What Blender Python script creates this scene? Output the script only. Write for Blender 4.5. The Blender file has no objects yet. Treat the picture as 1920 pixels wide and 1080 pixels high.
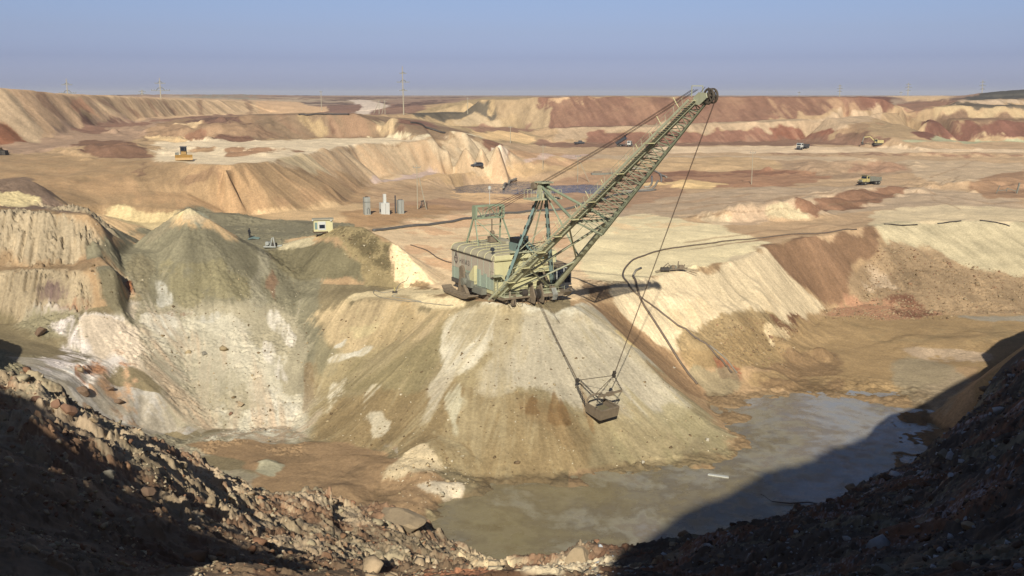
import bpy, math, random
import numpy as np
from mathutils import Vector, Matrix
from mathutils.geometry import delaunay_2d_cdt

# ------------------------------------------------------------------ camera, sky, sun, exposure
scene = bpy.context.scene
COL = scene.collection
W_PX, H_PX, LENS = 1920.0, 1080.0, 35.0
F_PX = W_PX * LENS / 36.0
PITCH = math.atan((540.0 - 178.0) / F_PX)
cam_data = bpy.data.cameras.new("camera")
cam_data.lens = LENS
cam_data.sensor_width = 36.0
cam_data.clip_start = 0.1
cam_data.clip_end = 20000.0
cam = bpy.data.objects.new("camera", cam_data)
COL.objects.link(cam)
cam.location = (0, 0, 0)
cam.rotation_euler = (math.radians(90) - PITCH, 0, 0)
scene.camera = cam

SUN_EL = math.radians(30.0)
SUN_AZ = math.radians(3.0)            # shadows run this far to the right of straight ahead
to_sun = Vector((-math.sin(SUN_AZ) * math.cos(SUN_EL), -math.cos(SUN_AZ) * math.cos(SUN_EL), math.sin(SUN_EL)))
world = bpy.data.worlds.new("World")
scene.world = world
world.use_nodes = True
wn = world.node_tree.nodes
wl = world.node_tree.links
wn.clear()
w_out = wn.new("ShaderNodeOutputWorld")
w_bg = wn.new("ShaderNodeBackground")
sky = wn.new("ShaderNodeTexSky")
sky.sky_type = 'NISHITA'
sky.sun_disc = False
sky.sun_elevation = SUN_EL
sky.sun_rotation = math.pi + SUN_AZ
sky.altitude = 150
sky.air_density = 1.0
sky.dust_density = 2.0
sky.ozone_density = 2.5
w_bg.inputs["Strength"].default_value = 0.075
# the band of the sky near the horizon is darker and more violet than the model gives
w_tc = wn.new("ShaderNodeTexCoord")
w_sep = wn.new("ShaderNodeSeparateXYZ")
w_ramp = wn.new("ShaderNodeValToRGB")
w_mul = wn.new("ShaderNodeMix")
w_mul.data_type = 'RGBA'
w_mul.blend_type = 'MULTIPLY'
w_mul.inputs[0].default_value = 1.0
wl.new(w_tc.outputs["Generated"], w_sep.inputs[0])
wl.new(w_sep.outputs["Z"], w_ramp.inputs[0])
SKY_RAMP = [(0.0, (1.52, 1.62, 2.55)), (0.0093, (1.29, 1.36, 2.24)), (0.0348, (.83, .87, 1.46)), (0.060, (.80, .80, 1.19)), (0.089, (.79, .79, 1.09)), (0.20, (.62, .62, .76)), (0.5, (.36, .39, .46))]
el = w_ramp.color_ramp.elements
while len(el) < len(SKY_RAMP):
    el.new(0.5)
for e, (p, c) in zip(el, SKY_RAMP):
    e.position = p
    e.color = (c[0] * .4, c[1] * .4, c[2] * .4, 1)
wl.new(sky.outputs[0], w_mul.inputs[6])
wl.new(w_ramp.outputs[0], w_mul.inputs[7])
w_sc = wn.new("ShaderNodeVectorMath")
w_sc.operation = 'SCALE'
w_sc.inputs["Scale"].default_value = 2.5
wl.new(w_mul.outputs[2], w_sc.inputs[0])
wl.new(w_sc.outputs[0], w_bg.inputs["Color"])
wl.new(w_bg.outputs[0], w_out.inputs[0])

sun_data = bpy.data.lights.new("sun", 'SUN')
sun_data.energy = 4.2
sun_data.angle = math.radians(0.55)
sun_data.color = (1.0, 0.93, 0.82)
sun = bpy.data.objects.new("sun", sun_data)
COL.objects.link(sun)
sun.rotation_euler = to_sun.to_track_quat('Z', 'Y').to_euler()
scene.view_settings.view_transform = 'Standard'
scene.view_settings.look = 'None'
scene.view_settings.exposure = 0.0
scene.view_settings.gamma = 1.0
GAIN = 1.42        # rendered value of a white surface facing the light like the slopes do

# ------------------------------------------------------------------ picture measurements -> places
CP, SP = math.cos(PITCH), math.sin(PITCH)
def ray(u, v):
    xc, yc = (u - 960.0) / F_PX, -(v - 540.0) / F_PX
    return (xc, CP + yc * SP, -SP + yc * CP)
def pd(u, v, d):
    r = ray(u, v); k = d / r[1]
    return (r[0] * k, d, r[2] * k)
def pz(u, v, z):
    r = ray(u, v); k = z / r[2]
    return (r[0] * k, r[1] * k, z)
def q(u, d, z):
    # column u at distance d and height z
    v = 540.0
    for _ in range(4):
        r = ray(u, v)
        yc = (z / d * CP + SP) / (CP - z / d * SP)
        v = 540.0 - yc * F_PX
    r = ray(u, v)
    return (r[0] / r[1] * d, d, z)
def srgb(c):
    c = np.asarray(c, dtype=float) / 255.0
    return np.where(c <= 0.04045, c / 12.92, ((c + 0.055) / 1.055) ** 2.4)

# ------------------------------------------------------------------ periodic noise fields
rng = np.random.default_rng(7)
NN = 1024
def spectral(beta, seed, lo=1.0):
    g = np.random.default_rng(seed)
    f = np.fft.fft2(g.standard_normal((NN, NN)))
    k = np.fft.fftfreq(NN) * NN
    kk = np.sqrt(k[:, None] ** 2 + k[None, :] ** 2)
    kk[0, 0] = 1e9
    f = f * np.where(kk < lo, 0, kk ** (-beta))
    n = np.real(np.fft.ifft2(f))
    return ((n - n.mean()) / n.std()).astype(np.float32)
N_FBM = [spectral(1.6, 11, 4), spectral(1.6, 12, 4), spectral(1.6, 13, 4)]
N_ROUGH = spectral(1.0, 21, 8)
N_SM = [spectral(2.3, 15, 3), spectral(2.3, 16, 3)]
def cellular(cells, seed):
    # periodic clods: distance to the nearest clod centre, and a value for each clod
    g = np.random.default_rng(seed)
    jx = g.random((cells, cells)); jy = g.random((cells, cells)); val = g.random((cells, cells))
    yy, xx = np.mgrid[0:NN, 0:NN] * (cells / NN)
    ci, cj = yy.astype(int), xx.astype(int)
    d1 = np.full((NN, NN), 9.0); d2 = np.full((NN, NN), 9.0); id1 = np.zeros((NN, NN))
    for a in (-1, 0, 1):
        for b in (-1, 0, 1):
            i, j = (ci + a) % cells, (cj + b) % cells
            d = np.hypot(ci + a + jy[i, j] - yy, cj + b + jx[i, j] - xx)
            cl = d < d1
            d2 = np.where(cl, d1, np.minimum(d2, d)); id1 = np.where(cl, val[i, j], id1); d1 = np.where(cl, d, d1)
    return d1.astype(np.float32), (d2 - d1).astype(np.float32), id1.astype(np.float32)
C_D, C_E, C_V = cellular(48, 5)
N_FINE = spectral(0.55, 31, 16)
def samp(n, x, y):
    # bilinear lookup; x, y in units where 1 = the whole period
    x = np.mod(x, 1.0) * NN
    y = np.mod(y, 1.0) * NN
    xi = x.astype(np.int32); yi = y.astype(np.int32)
    fx = (x - xi).astype(np.float32); fy = (y - yi).astype(np.float32)
    xi &= NN - 1; yi &= NN - 1
    x1 = (xi + 1) & (NN - 1); y1 = (yi + 1) & (NN - 1)
    return (n[yi, xi] * (1 - fx) + n[yi, x1] * fx) * (1 - fy) + (n[y1, xi] * (1 - fx) + n[y1, x1] * fx) * fy
def sstep(a, b, x):
    t = np.clip((x - a) / (b - a), 0, 1)
    return t * t * (3 - 2 * t)

# ------------------------------------------------------------------ the lie of the land: crests, toes and flats
CX, CY, PADZ = 0.0, 151.0, -30.4        # where the dragline stands
LINES = []
def L(*pts): LINES.append(list(pts))
US = [-2600, -1200, -400, 200, 700, 1200, 1700, 2300, 3200, 4600]
for d, z in ((7000, -3), (3000, -3), (1500, -3.5)):
    L(*[q(u, d, z) for u in US])
# far right: high red wall, its bench and the lower face
L(pd(858, 196, 610), pd(880, 188, 600), pd(905, 183.5, 590), pd(1000, 181.5, 575), pd(1200, 181, 570), pd(1400, 182, 565), pd(1550, 182, 560), pd(1655, 182, 558), pd(1675, 190, 556), pd(1690, 199, 553))
L(*[q(u, 680, -2.6) for u in (900, 1200, 1500, 1660)])
L(pd(985, 243, 548), pd(1040, 238, 548), pd(1200, 236, 545), pd(1400, 228, 543), pd(1550, 220, 543), pd(1675, 204, 556))
L(pd(1000, 246, 518), pd(1040, 240, 516), pd(1200, 237, 513), pd(1400, 229, 512), pd(1550, 222, 513), pd(1620, 216, 530), pd(1680, 206, 548))
L(pd(1030, 268, 498), pd(1100, 267, 497), pd(1200, 268, 495), pd(1400, 266, 497), pd(1500, 264, 505), pd(1560, 262, 522))
L(pz(1000, 276, -24.5), pz(1200, 285, -24.5), pz(1400, 288, -24.5), pz(1600, 288, -24.5), pz(1800, 285, -24.8), pz(1930, 285, -25), pz(2300, 285, -25))
L(pz(1580, 262.5, -24), pz(1640, 262, -24), pz(1740, 262, -24), pz(1800, 265, -24.2), pz(1930, 267, -24.2), pz(2300, 270, -24))
L(pd(1712, 253, 535), pd(1735, 228, 538), pd(1790, 226, 540), pd(1930, 226, 540), pd(2300, 226, 540))
L(pd(1740, 222, 548), pd(1930, 221, 548), pd(2300, 221, 548))
L(pd(1765, 200, 553), pd(1780, 198, 554), pd(1930, 199, 554), pd(2300, 199, 554))
L(pd(1785, 196.5, 566), pd(1930, 197, 566), pd(2300, 197, 566))
L(pd(1795, 187.5, 570), pd(1930, 187, 570), pd(2300, 187, 570))
L(pd(1790, 184, 600), pd(1835, 178, 618), pd(1868, 169, 625), pd(1930, 167, 625), pd(2100, 166, 625), pd(2300, 170, 625))
L(q(1800, 720, -2), q(1930, 720, -1), q(2300, 720, -1))
L(pd(1700, 183, 650), pd(1770, 182, 650))
L(pd(1590, 251, 541), pd(1630, 237, 548), pd(1680, 219, 558), pd(1715, 206, 568), pd(1765, 201, 574), pd(1780, 192, 585))
# far left: rough land, the road through it
L(pd(340, 181, 1300), pd(380, 176.5, 1250), pd(430, 177, 1250), pd(480, 177.5, 1300), pd(560, 179, 1400))
L(pd(480, 184, 1100), pd(600, 182.5, 1200), pd(700, 182, 1200), pd(860, 181.5, 1100))
L(pd(500, 193, 860), pd(640, 191, 860), pd(760, 190, 840), pd(840, 190, 760))
L(pd(560, 204, 690), pd(640, 205, 650), pd(720, 209, 620), pd(775, 212, 610), pd(800, 211, 612), pd(860, 211, 600), pd(945, 213, 590))
L(pd(785, 206, 622), pd(800, 199, 630), pd(850, 193, 640))
L(pd(830, 213, 585), pd(900, 212, 584), pd(945, 216, 580), pd(965, 226, 572), pd(985, 243, 560))
L(pd(835, 236, 574), pd(900, 238, 573), pd(950, 237, 572))
L(pd(870, 244, 552), pd(940, 243, 550), pd(985, 247, 545), pd(1005, 252, 535))
L(pd(905, 262, 535), pd(960, 266, 530), pd(1006, 270, 520))
L(q(700, 540, -11), q(780, 540, -12.5), q(840, 480, -15))
# second dump on the left and its toe
L(pd(270, 246, 415), pd(300, 236, 412), pd(345, 226, 410), pd(400, 221, 400), pd(480, 216, 385), pd(600, 213, 378), pd(700, 215, 378), pd(760, 222, 380), pd(820, 240, 380), pd(875, 250, 376))
L(pz(255, 258, -15.2), pz(320, 264, -15.5), pz(400, 267, -15.5), pz(480, 263, -15.5), pz(600, 258.5, -15.5), pz(700, 257, -15.5), pz(800, 255.5, -15.5), pz(880, 253, -15.5))
L(q(400, 470, -9.5), q(480, 470, -9), q(600, 500, -9.8), q(700, 480, -9.5))
L(pd(240, 235, 440), pd(300, 226, 480), pd(400, 217.5, 520))
# left dump
L(pd(-400, 140, 300), pd(-100, 163, 330), pd(0, 165, 345), pd(30, 166, 352), pd(55, 169, 362), pd(80, 173, 370), pd(130, 177, 392), pd(200, 180, 440), pd(330, 186, 525), pd(420, 189, 590), pd(500, 192, 660), pd(570, 199, 690))
L(pd(-400, 290, 270), pd(-100, 276, 300), pd(0, 272, 318), pd(60, 264, 332), pd(110, 252, 348), pd(145, 240, 374), pd(240, 226, 425), pd(330, 218, 508), pd(480, 213, 605), pd(540, 208, 640))
L(q(-400, 420, 6), q(0, 450, 1.4), q(130, 500, -0.8), q(330, 760, -3), q(-2000, 900, 0), q(-1200, 500, 2))
# bench of the bulldozer and the face under it
L(pz(-400, 292, -15.5), pz(-100, 289, -15.5), pz(0, 287, -15.5), pz(100, 291, -15.5), pz(200, 296, -15.5), pz(300, 301, -15.5), pz(420, 312, -15.5), pz(500, 303, -15.5), pz(560, 290, -15.5), pz(620, 280, -15.5), pz(660, 271, -15.5), pz(740, 266, -15.5), pz(840, 263, -15.5), pz(900, 262, -15.5), pz(930, 266, -16), pz(950, 277, -19.5))
L(pz(690, 333, -25.5), pz(760, 326, -25.5), pz(830, 318, -25.5), pz(885, 309, -25), pz(930, 302, -25), pz(975, 298, -25))
L(pd(190, 384, 206), pd(250, 388, 206), pd(320, 392, 206), pd(380, 397, 206))
L(pd(180, 408, 202), pd(200, 411, 202), pd(260, 419, 202), pd(320, 417, 202), pd(380, 408, 203))
L(pz(430, 404, -25.8), pz(560, 397, -26), pz(640, 385, -26.2), pz(685, 350, -26))
L(pd(100, 345, 215), pd(220, 355, 217), pd(350, 360, 219), pd(500, 360, 225), pd(620, 350, 245))
L(q(-400, 192, -18), q(0, 194, -19), q(100, 197, -20.8), q(150, 197, -22.5))
L(pz(300, 440, -26), pz(380, 425, -26), pz(460, 450, -26.1), pz(540, 445, -26), pz(560, 420, -26.2), pz(640, 405, -26.5))
L(q(240, 178, -26), q(300, 178, -26.1), q(352, 178, -26.1), q(420, 179, -26.1))
L(pz(690, 402, -26.4), pz(760, 400, -27), pz(860, 385, -28.4))
# gullied cream cliffs on the left
L(pd(-400, 325, 178), pd(0, 336, 174), pd(40, 334, 174), pd(66, 342, 173), pd(95, 364, 171), pd(130, 388, 169), pd(170, 401, 163))
L(q(-400, 184, -15), q(0, 183, -16.3), q(60, 182, -17.2))
L(pd(-400, 372, 162), pd(0, 385, 160), pd(60, 388, 160), pd(110, 392, 160))
L(pd(-400, 395, 150), pd(0, 407, 151), pd(60, 402, 152), pd(120, 400, 153), pd(165, 403, 154), pd(188, 420, 155), pd(204, 446, 156), pd(222, 478, 156.5))
L(pd(-400, 500, 146), pd(0, 497, 147.5), pd(80, 498, 147.5), pd(130, 493, 148), pd(185, 475, 150.5))
L(pd(-400, 515, 142), pd(0, 512, 144), pd(100, 511, 144), pd(180, 508, 145), pd(218, 508, 147))
L(pd(-400, 610, 137), pd(0, 606, 140.5), pd(60, 600, 140.5), pd(100, 590, 141), pd(180, 580, 142), pd(222, 572, 144))
L(pd(-100, 670, 122), pd(0, 690, 116), pd(60, 688, 122), pd(120, 715, 122), pd(190, 780, 123), pd(300, 835, 127))
L(pd(60, 640, 134), pd(150, 660, 134), pd(240, 690, 134), pd(300, 740, 132))
L(q(-400, 100, -14), q(-120, 95, -30), q(0, 98, -36), q(100, 95, -42), q(250, 95, -45.3), q(400, 90, -46), q(600, 82, -46.5), q(900, 80, -47))
# left head wall of the pit under the grey cone
L(pd(229, 482, 157), pd(236, 520, 153), pd(240, 580, 147), pd(265, 640, 141), pd(310, 720, 135.5), pd(350, 790, 131.5))
L(pd(352, 389, 166.5))
for (u, v, d) in ((318, 410, 166.3), (285, 434, 165.6), (250, 462, 164), (392, 410, 166.4), (430, 437, 166.2), (482, 466, 166), (352, 425, 162.5), (352, 470, 158.5), (300, 470, 160), (410, 470, 160.5), (300, 540, 153), (420, 540, 155)):
    L(pd(u, v, d))
L(pd(350, 600, 149), pd(350, 700, 140.5), pd(400, 800, 132.5))
L(pd(440, 600, 151), pd(440, 700, 141.5), pd(470, 800, 133))
L(pd(490, 560, 157), pd(500, 700, 142.5), pd(540, 790, 134.5))
L(pd(556, 560, 158.5), pd(578, 650, 147.5), pd(590, 740, 139.5))
L(pz(350, 828, -45.3), pz(420, 832, -45.5), pz(520, 826, -45.5), pz(600, 826, -45.5), pz(700, 842, -45.5))
# hut ridge
L(pd(500, 471, 171), pd(530, 462, 173), pd(560, 452, 174), pd(600, 442, 175), pd(628, 432, 174), pd(650, 424, 173), pd(675, 430, 172), pd(700, 443, 170.5), pd(750, 468, 167.5), pd(790, 503, 163.5), pd(815, 532, 160))
L(q(500, 178, -26.2), q(560, 184, -26.1), q(620, 186, -26.6), q(700, 187, -28.3), q(780, 181, -29.4))
L(pd(560, 520, 164), pd(640, 530, 161), pd(700, 536, 160), pd(760, 540, 159.5))
# pad edge, fan, foot of the fan
L(pd(600, 562, 156), pd(680, 563, 153), pd(760, 569, 150.5), pd(850, 582, 146.5), pd(930, 591, 143.5), pd(1010, 590, 143), pd(1075, 581, 145), pd(1106, 566, 149.5))
L(pz(700, 850, -45.6), pz(770, 880, -46.1), pz(860, 903, -46.4), pz(1000, 892, -46.5), pz(1130, 888, -46.5), pz(1200, 872, -46.5), pz(1330, 872, -46.5), pz(1405, 838, -46.5), pz(1360, 800, -46.5))
L(pd(1122, 574, 151.5), pd(1195, 625, 154), pd(1270, 690, 153), pz(1322, 745, -46.4))
L(pd(1165, 632, 144.5), pd(1240, 712, 138.5), pd(1325, 795, 131.5))
for k in range(14):
    a = 2 * math.pi * k / 14
    rr = 6.8 if math.sin(a) < -0.2 else 10.5
    L((CX + rr * math.cos(a), CY + rr * math.sin(a), PADZ))
L((CX, CY, PADZ))
for (u, v, z) in ((760, 548, -31.0), (840, 520, -30.6), (1110, 520, -30.5), (1110, 460, -29.6), (900, 450, -29.4), (810, 440, -29), (1100, 410, -28.8), (900, 405, -28.5), (783, 392, -28), (1000, 385, -29), (1200, 390, -28.6), (1200, 440, -29.6), (1300, 420, -29), (1400, 400, -28.6), (1250, 480, -30.6), (1550, 410, -28.6), (1500, 360, -27.8), (1630, 346, -27.5), (1750, 370, -27.8), (1900, 370, -28), (1750, 330, -26.8), (1900, 320, -26.5), (2300, 340, -27)):
    L(pz(u, v, z))
# background ponds and the bank behind them
L(q(835, 320, -29.6), q(860, 308, -29.8), q(930, 305, -29.8), q(1000, 306, -29.9), q(1100, 306, -29.9), q(1180, 312, -29.6))
L(q(850, 330, -30.8), q(880, 314, -31), q(930, 311, -31), q(980, 312, -31)); L(q(880, 338, -31), q(930, 344, -31), q(985, 342, -31)); L(q(1040, 314, -31), q(1105, 314, -31), q(1150, 318, -30.6)); L(q(1050, 332, -31), q(1120, 336, -31)); L(q(1008, 314, -30.3), q(1015, 330, -29.8), q(1010, 345, -29.8))
L(q(825, 340, -29), q(850, 350, -29.4), q(900, 356, -29.6), q(985, 354, -29.7), q(1080, 344, -29.7), q(1160, 338, -29.2))
L(pz(700, 345, -26), pz(800, 335, -26), pz(870, 322, -25.6), pz(960, 312, -25.4), pz(1060, 318, -26.8), pz(1160, 330, -28))
L(pz(1000, 290, -24.8), pz(1100, 300, -25.2))
L(pz(1200, 294, -24.6), pz(1330, 292, -24.6), pz(1450, 296, -24.8), pz(1560, 300, -25), pz(1640, 306, -25.5), pz(1700, 322, -26.3))
L(pz(1210, 322, -28), pz(1330, 320, -28), pz(1450, 325, -28), pz(1540, 330, -28), pz(1600, 338, -27.9))
L(pz(1240, 350, -28.4), pz(1400, 345, -28.2))
# sand lobe, brown slope, cream slope on the right
L(pz(1150, 540, -31), pz(1190, 526, -31), pz(1250, 513, -31), pz(1330, 500, -31), pz(1400, 482, -30.8), pz(1440, 462, -30.3), pz(1540, 441, -29.8), pz(1640, 425, -29.4), pz(1700, 416, -29.3), pz(1800, 414, -29.2), pz(1930, 416, -29.2), pz(2300, 420, -29))
L(pz(1312, 722, -45.2), pz(1400, 700, -45), pz(1440, 665, -44.4), pz(1495, 640, -43.8), pz(1555, 578, -42.6), pz(1620, 571, -42.6), pz(1700, 580, -43), pz(1800, 584, -43), pz(1930, 582, -43), pz(2300, 590, -42))
L(pd(1640, 520, 211), pd(1720, 500, 214), pd(1800, 512, 213), pd(1930, 515, 212), pd(2300, 520, 212))
L(pd(1230, 600, 159.5), pd(1300, 640, 160), pd(1380, 600, 171))
L(pz(1500, 690, -45.6), pz(1550, 640, -44.8), pz(1650, 640, -45), pz(1800, 640, -44.2), pz(1930, 640, -44), pz(2300, 640, -43))
L(pz(1380, 742, -46.4), pz(1480, 732, -46.5), pz(1600, 735, -46.5), pz(1690, 741, -46.5), pz(1735, 785, -46.5), pz(1746, 836, -46.5), q(1745, 105, -46.5))
L(pz(1820, 720, -45.6), pz(1925, 680, -44.6))
# pond bed
L(pz(1500, 790, -47.6), pz(1400, 900, -48), pz(1200, 960, -48), pz(1000, 980, -48), pz(860, 955, -47.4))
L(pz(560, 870, -45.8), pz(660, 910, -46), pz(790, 962, -46.72), pz(870, 1015, -46.8), pz(990, 1062, -47), q(1150, 86, -47.2))
# the near bank: lit edge on the left, dark bank on the right
NEARL = [pd(-400, 600, 42), pd(-120, 668, 42), pd(0, 712, 41), pd(82, 713, 40), pd(145, 750, 40), pd(215, 787, 41), pd(258, 830, 42), pd(300, 850, 43), pd(350, 858, 45), pd(420, 880, 47), pd(480, 892, 49), pd(600, 918, 52), pd(700, 952, 54), pd(800, 990, 55), pd(920, 1045, 55), pd(990, 1066, 52)]
NEARR = [pd(1060, 1062, 48), pd(1150, 1048, 47), pd(1250, 1022, 48), pd(1400, 985, 51), pd(1560, 930, 55), pd(1640, 885, 60), pd(1740, 848, 64), pd(1775, 800, 70), pd(1830, 755, 76), pd(1870, 690, 82), pd(1925, 648, 88)]
L(*NEARL, *NEARR)
L(pd(-200, 1080, 12), pd(0, 1080, 13), pd(300, 1080, 17), pd(600, 1080, 24), pd(800, 1082, 36), pd(930, 1084, 44), pd(1060, 1084, 42), pd(1150, 1082, 34), pd(1400, 1080, 22), pd(1700, 1080, 16), pd(1950, 1080, 14), pd(2150, 1080, 13))
L(pd(0, 850, 26), pd(150, 880, 29), pd(300, 940, 31), pd(450, 980, 36), pd(600, 1000, 40))
L(pd(1500, 1020, 30), pd(1700, 960, 33), pd(1800, 900, 38), pd(1925, 820, 44))
L((0, 6, -3.7), (9, 5, -3.6))
L((-4, 0, -1.9), (0, 0, -1.75), (4, 0, -1.9))
L(q(-120, 60, -24), q(0, 60, -26), q(150, 60, -31), q(350, 66, -40), q(600, 76, -46.3), q(900, 78, -47), q(1250, 74, -47.2), q(1560, 84, -47.2), q(1740, 94, -46.8), q(1830, 104, -46.5), q(1925, 118, -45.8))
# rim outside the frame; unseen heaps by the camera added to cast foreground shadows
L((-34, 30, -7), (-45, 50, -10.5), (-58, 75, -13.5), (-74, 108, -17), (-86, 130, -17))
L((-60, 20, 12), (-48, 5, 16), (-34, 5, 13.5), (-23.4, 5, 8.5), (-19.5, 5, 6.5), (-16.3, 5, 4.3), (-13, 5, 2.35), (-9.6, 5, .35), (-6.9, 5, -.55), (-6.1, 5, -.85), (-5.4, 5, -1.6), (-4.6, 5, -3.0), (-3, 5, -3.4))
L((-34, -14, 12), (-20, -14, 10), (-10, -14, 6), (-6.2, -14, 3.5), (-4, -14, 2.4), (-1.4, -14, 2.6), (.2, -14, 10.5), (1.5, -14, 12), (6, -14, 17), (13.6, -14, 24), (24, -14, 30), (34, 0, 26), (46, 20, 20.3), (62, 50, 12.3), (76, 80, 4), (96, 120, -6), (130, 190, -27), (150, 230, -29))
L((-14, -5, 3), (-8, -4, -1.0), (-3, -7, -1.3), (3, -5, -1.4), (8, -3, -1.0), (14, -4, 1))
L((-70, -60, 6), (0, -60, 3), (70, -60, 6), (120, 20, 4), (150, 90, -4))
L((-200, -300, -2), (200, -300, -2)); L((400, 100, -3)); L((-400, 100, 0))
L((-6000, -6000, -3)); L((6000, -6000, -3)); L((0, -6500, -3)); L((9000, 9000, -3)); L((-9000, 9000, -3)); L((-9000, -9000, -3)); L((9000, -9000, -3)); L((0, 9000, -3))
L((-7000, 0, -3)); L((-1500, 0, -3)); L((-600, 300, 0)); L((7000, 0, -3)); L((1500, 0, -3)); L((500, 300, -6))

pts = []
for ln in LINES:
    if len(ln) == 1:
        pts.append(ln[0]); continue
    for a, b in zip(ln[:-1], ln[1:]):
        dd = math.hypot(a[0] - b[0], a[1] - b[1])
        sp = max(1.2, 0.014 * max(8, 0.5 * (math.hypot(a[0], a[1]) + math.hypot(b[0], b[1]))))
        n = max(1, int(dd / sp)); n = min(n, 60)
        for k in range(n):
            t = k / n
            pts.append(tuple(a[i] + (b[i] - a[i]) * t for i in range(3)))
    pts.append(ln[-1])
seen = {}
for p in pts:
    seen.setdefault((round(p[0], 1), round(p[1], 1)), p)
pts = list(seen.values())
res = delaunay_2d_cdt([Vector((p[0], p[1])) for p in pts], [], [], 0, 1e-4)
tv = np.array([(v.x, v.y) for v in res[0]])
tz = np.array([np.mean([pts[i][2] for i in o]) if len(o) else -20.0 for o in res[3]])
tris = [t for t in res[2] if len(t) == 3]

# grid of the ground: polar about the camera's stand, finer where there is more to see
QUAL = 1.0
def spaced(knots):
    out = []
    for (a, b, n) in knots:
        n = max(2, int(n * QUAL))
        out.append(np.geomspace(a, b, n, endpoint=False))
    return np.concatenate(out + [np.array([knots[-1][1]])])
R = spaced([(1.2, 10, 50), (10, 40, 420), (40, 60, 190), (60, 96, 120), (96, 118, 110), (118, 170, 480), (170, 235, 250), (235, 330, 190), (330, 480, 190), (480, 640, 300), (640, 1500, 70), (1500, 7800, 40)])
half = math.radians(31.5)
dense = np.linspace(-half, half, int(900 * QUAL))
outer = np.linspace(half, 2 * math.pi - half, 150)[1:-1]
TH = np.concatenate([dense, outer])      # clockwise from straight ahead
NR, NT = len(R), len(TH)
TT, RR = np.meshgrid(TH, R)
X = (RR * np.sin(TT)).astype(np.float64)
Y = (RR * np.cos(TT)).astype(np.float64)
H = np.full((NR, NT), -3.0)
def theta(x, y):
    t = np.arctan2(x, y)
    return np.where(t < -half, t + 2 * math.pi, t)
for t in tris:
    P = tv[list(t)]; Z = tz[list(t)]
    r = np.hypot(P[:, 0], P[:, 1])
    # distance of the origin to the triangle
    x0, y0 = P[0]; x1, y1 = P[1]; x2, y2 = P[2]
    det = (x1 - x0) * (y2 - y0) - (x2 - x0) * (y1 - y0)
    if abs(det) < 1e-9: continue
    l1o = ((0 - x0) * (y2 - y0) - (x2 - x0) * (0 - y0)) / det
    l2o = ((x1 - x0) * (0 - y0) - (0 - x0) * (y1 - y0)) / det
    inside = l1o >= 0 and l2o >= 0 and l1o + l2o <= 1
    rmin = 0.0
    if not inside:
        rmin = 1e9
        for i in range(3):
            a = P[i]; b = P[(i + 1) % 3]; d = b - a
            s = np.clip(-(a @ d) / max(d @ d, 1e-9), 0, 1)
            rmin = min(rmin, np.hypot(*(a + s * d)))
    i0, i1 = np.searchsorted(R, [rmin * 0.999, r.max() * 1.001])
    if i1 <= i0: continue
    th = theta(P[:, 0], P[:, 1])
    if inside or rmin < 0.5 or th.max() - th.min() > math.pi:
        j0, j1 = 0, NT
    else:
        j0, j1 = np.searchsorted(TH, [th.min() - 1e-4, th.max() + 1e-4])
    j0 = max(0, j0 - 1); j1 = min(NT, j1 + 1); i0 = max(0, i0 - 1); i1 = min(NR, i1 + 1)
    sx = X[i0:i1, j0:j1]; sy = Y[i0:i1, j0:j1]
    l1 = ((sx - x0) * (y2 - y0) - (x2 - x0) * (sy - y0)) / det
    l2 = ((x1 - x0) * (sy - y0) - (sx - x0) * (y1 - y0)) / det
    m = (l1 >= -1e-6) & (l2 >= -1e-6) & (l1 + l2 <= 1 + 1e-6)
    zz = Z[0] + l1 * (Z[1] - Z[0]) + l2 * (Z[2] - Z[0])
    H[i0:i1, j0:j1][m] = zz[m]

def blur(a, n):
    for _ in range(n):
        b = a.copy()
        b[1:-1] = 0.25 * a[:-2] + 0.5 * a[1:-1] + 0.25 * a[2:]
        c = 0.25 * np.roll(b, 1, 1) + 0.5 * b + 0.25 * np.roll(b, -1, 1)
        a = c
    return a
_b2 = blur(H, 2); H = np.where(RR > 190, _b2, blur(H, int(4 * QUAL * QUAL) + 1))

def grid_index(x, y):
    r = np.hypot(x, y); t = theta(x, y)
    fi = np.interp(r, R, np.arange(NR)); fj = np.interp(t, TH, np.arange(NT))
    return fi, fj
def lookup(A, x, y):
    x = np.asarray(x, float); y = np.asarray(y, float)
    fi, fj = grid_index(x, y)
    i = np.clip(fi.astype(int), 0, NR - 2); j = np.clip(fj.astype(int), 0, NT - 2)
    a = fi - i; b = fj - j
    return (A[i, j] * (1 - b) + A[i, j + 1] * b) * (1 - a) + (A[i + 1, j] * (1 - b) + A[i + 1, j + 1] * b) * a
def gz(x, y): return float(lookup(H, x, y))
_ts = np.geomspace(3, 7500, 5200)
def hit(u, v):
    """first meeting of the line of sight through a measured point with the ground"""
    r = ray(u, v)
    x = r[0] / r[1] * _ts; z = r[2] / r[1] * _ts
    h = lookup(H, x, _ts)
    k = np.argmax(z < h)
    if k == 0: return (x[-1], _ts[-1], h[-1])
    a = z[k - 1] - h[k - 1]; b = h[k] - z[k]
    t = _ts[k - 1] + (_ts[k] - _ts[k - 1]) * a / (a + b)
    return (r[0] / r[1] * t, t, r[2] / r[1] * t)

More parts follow.
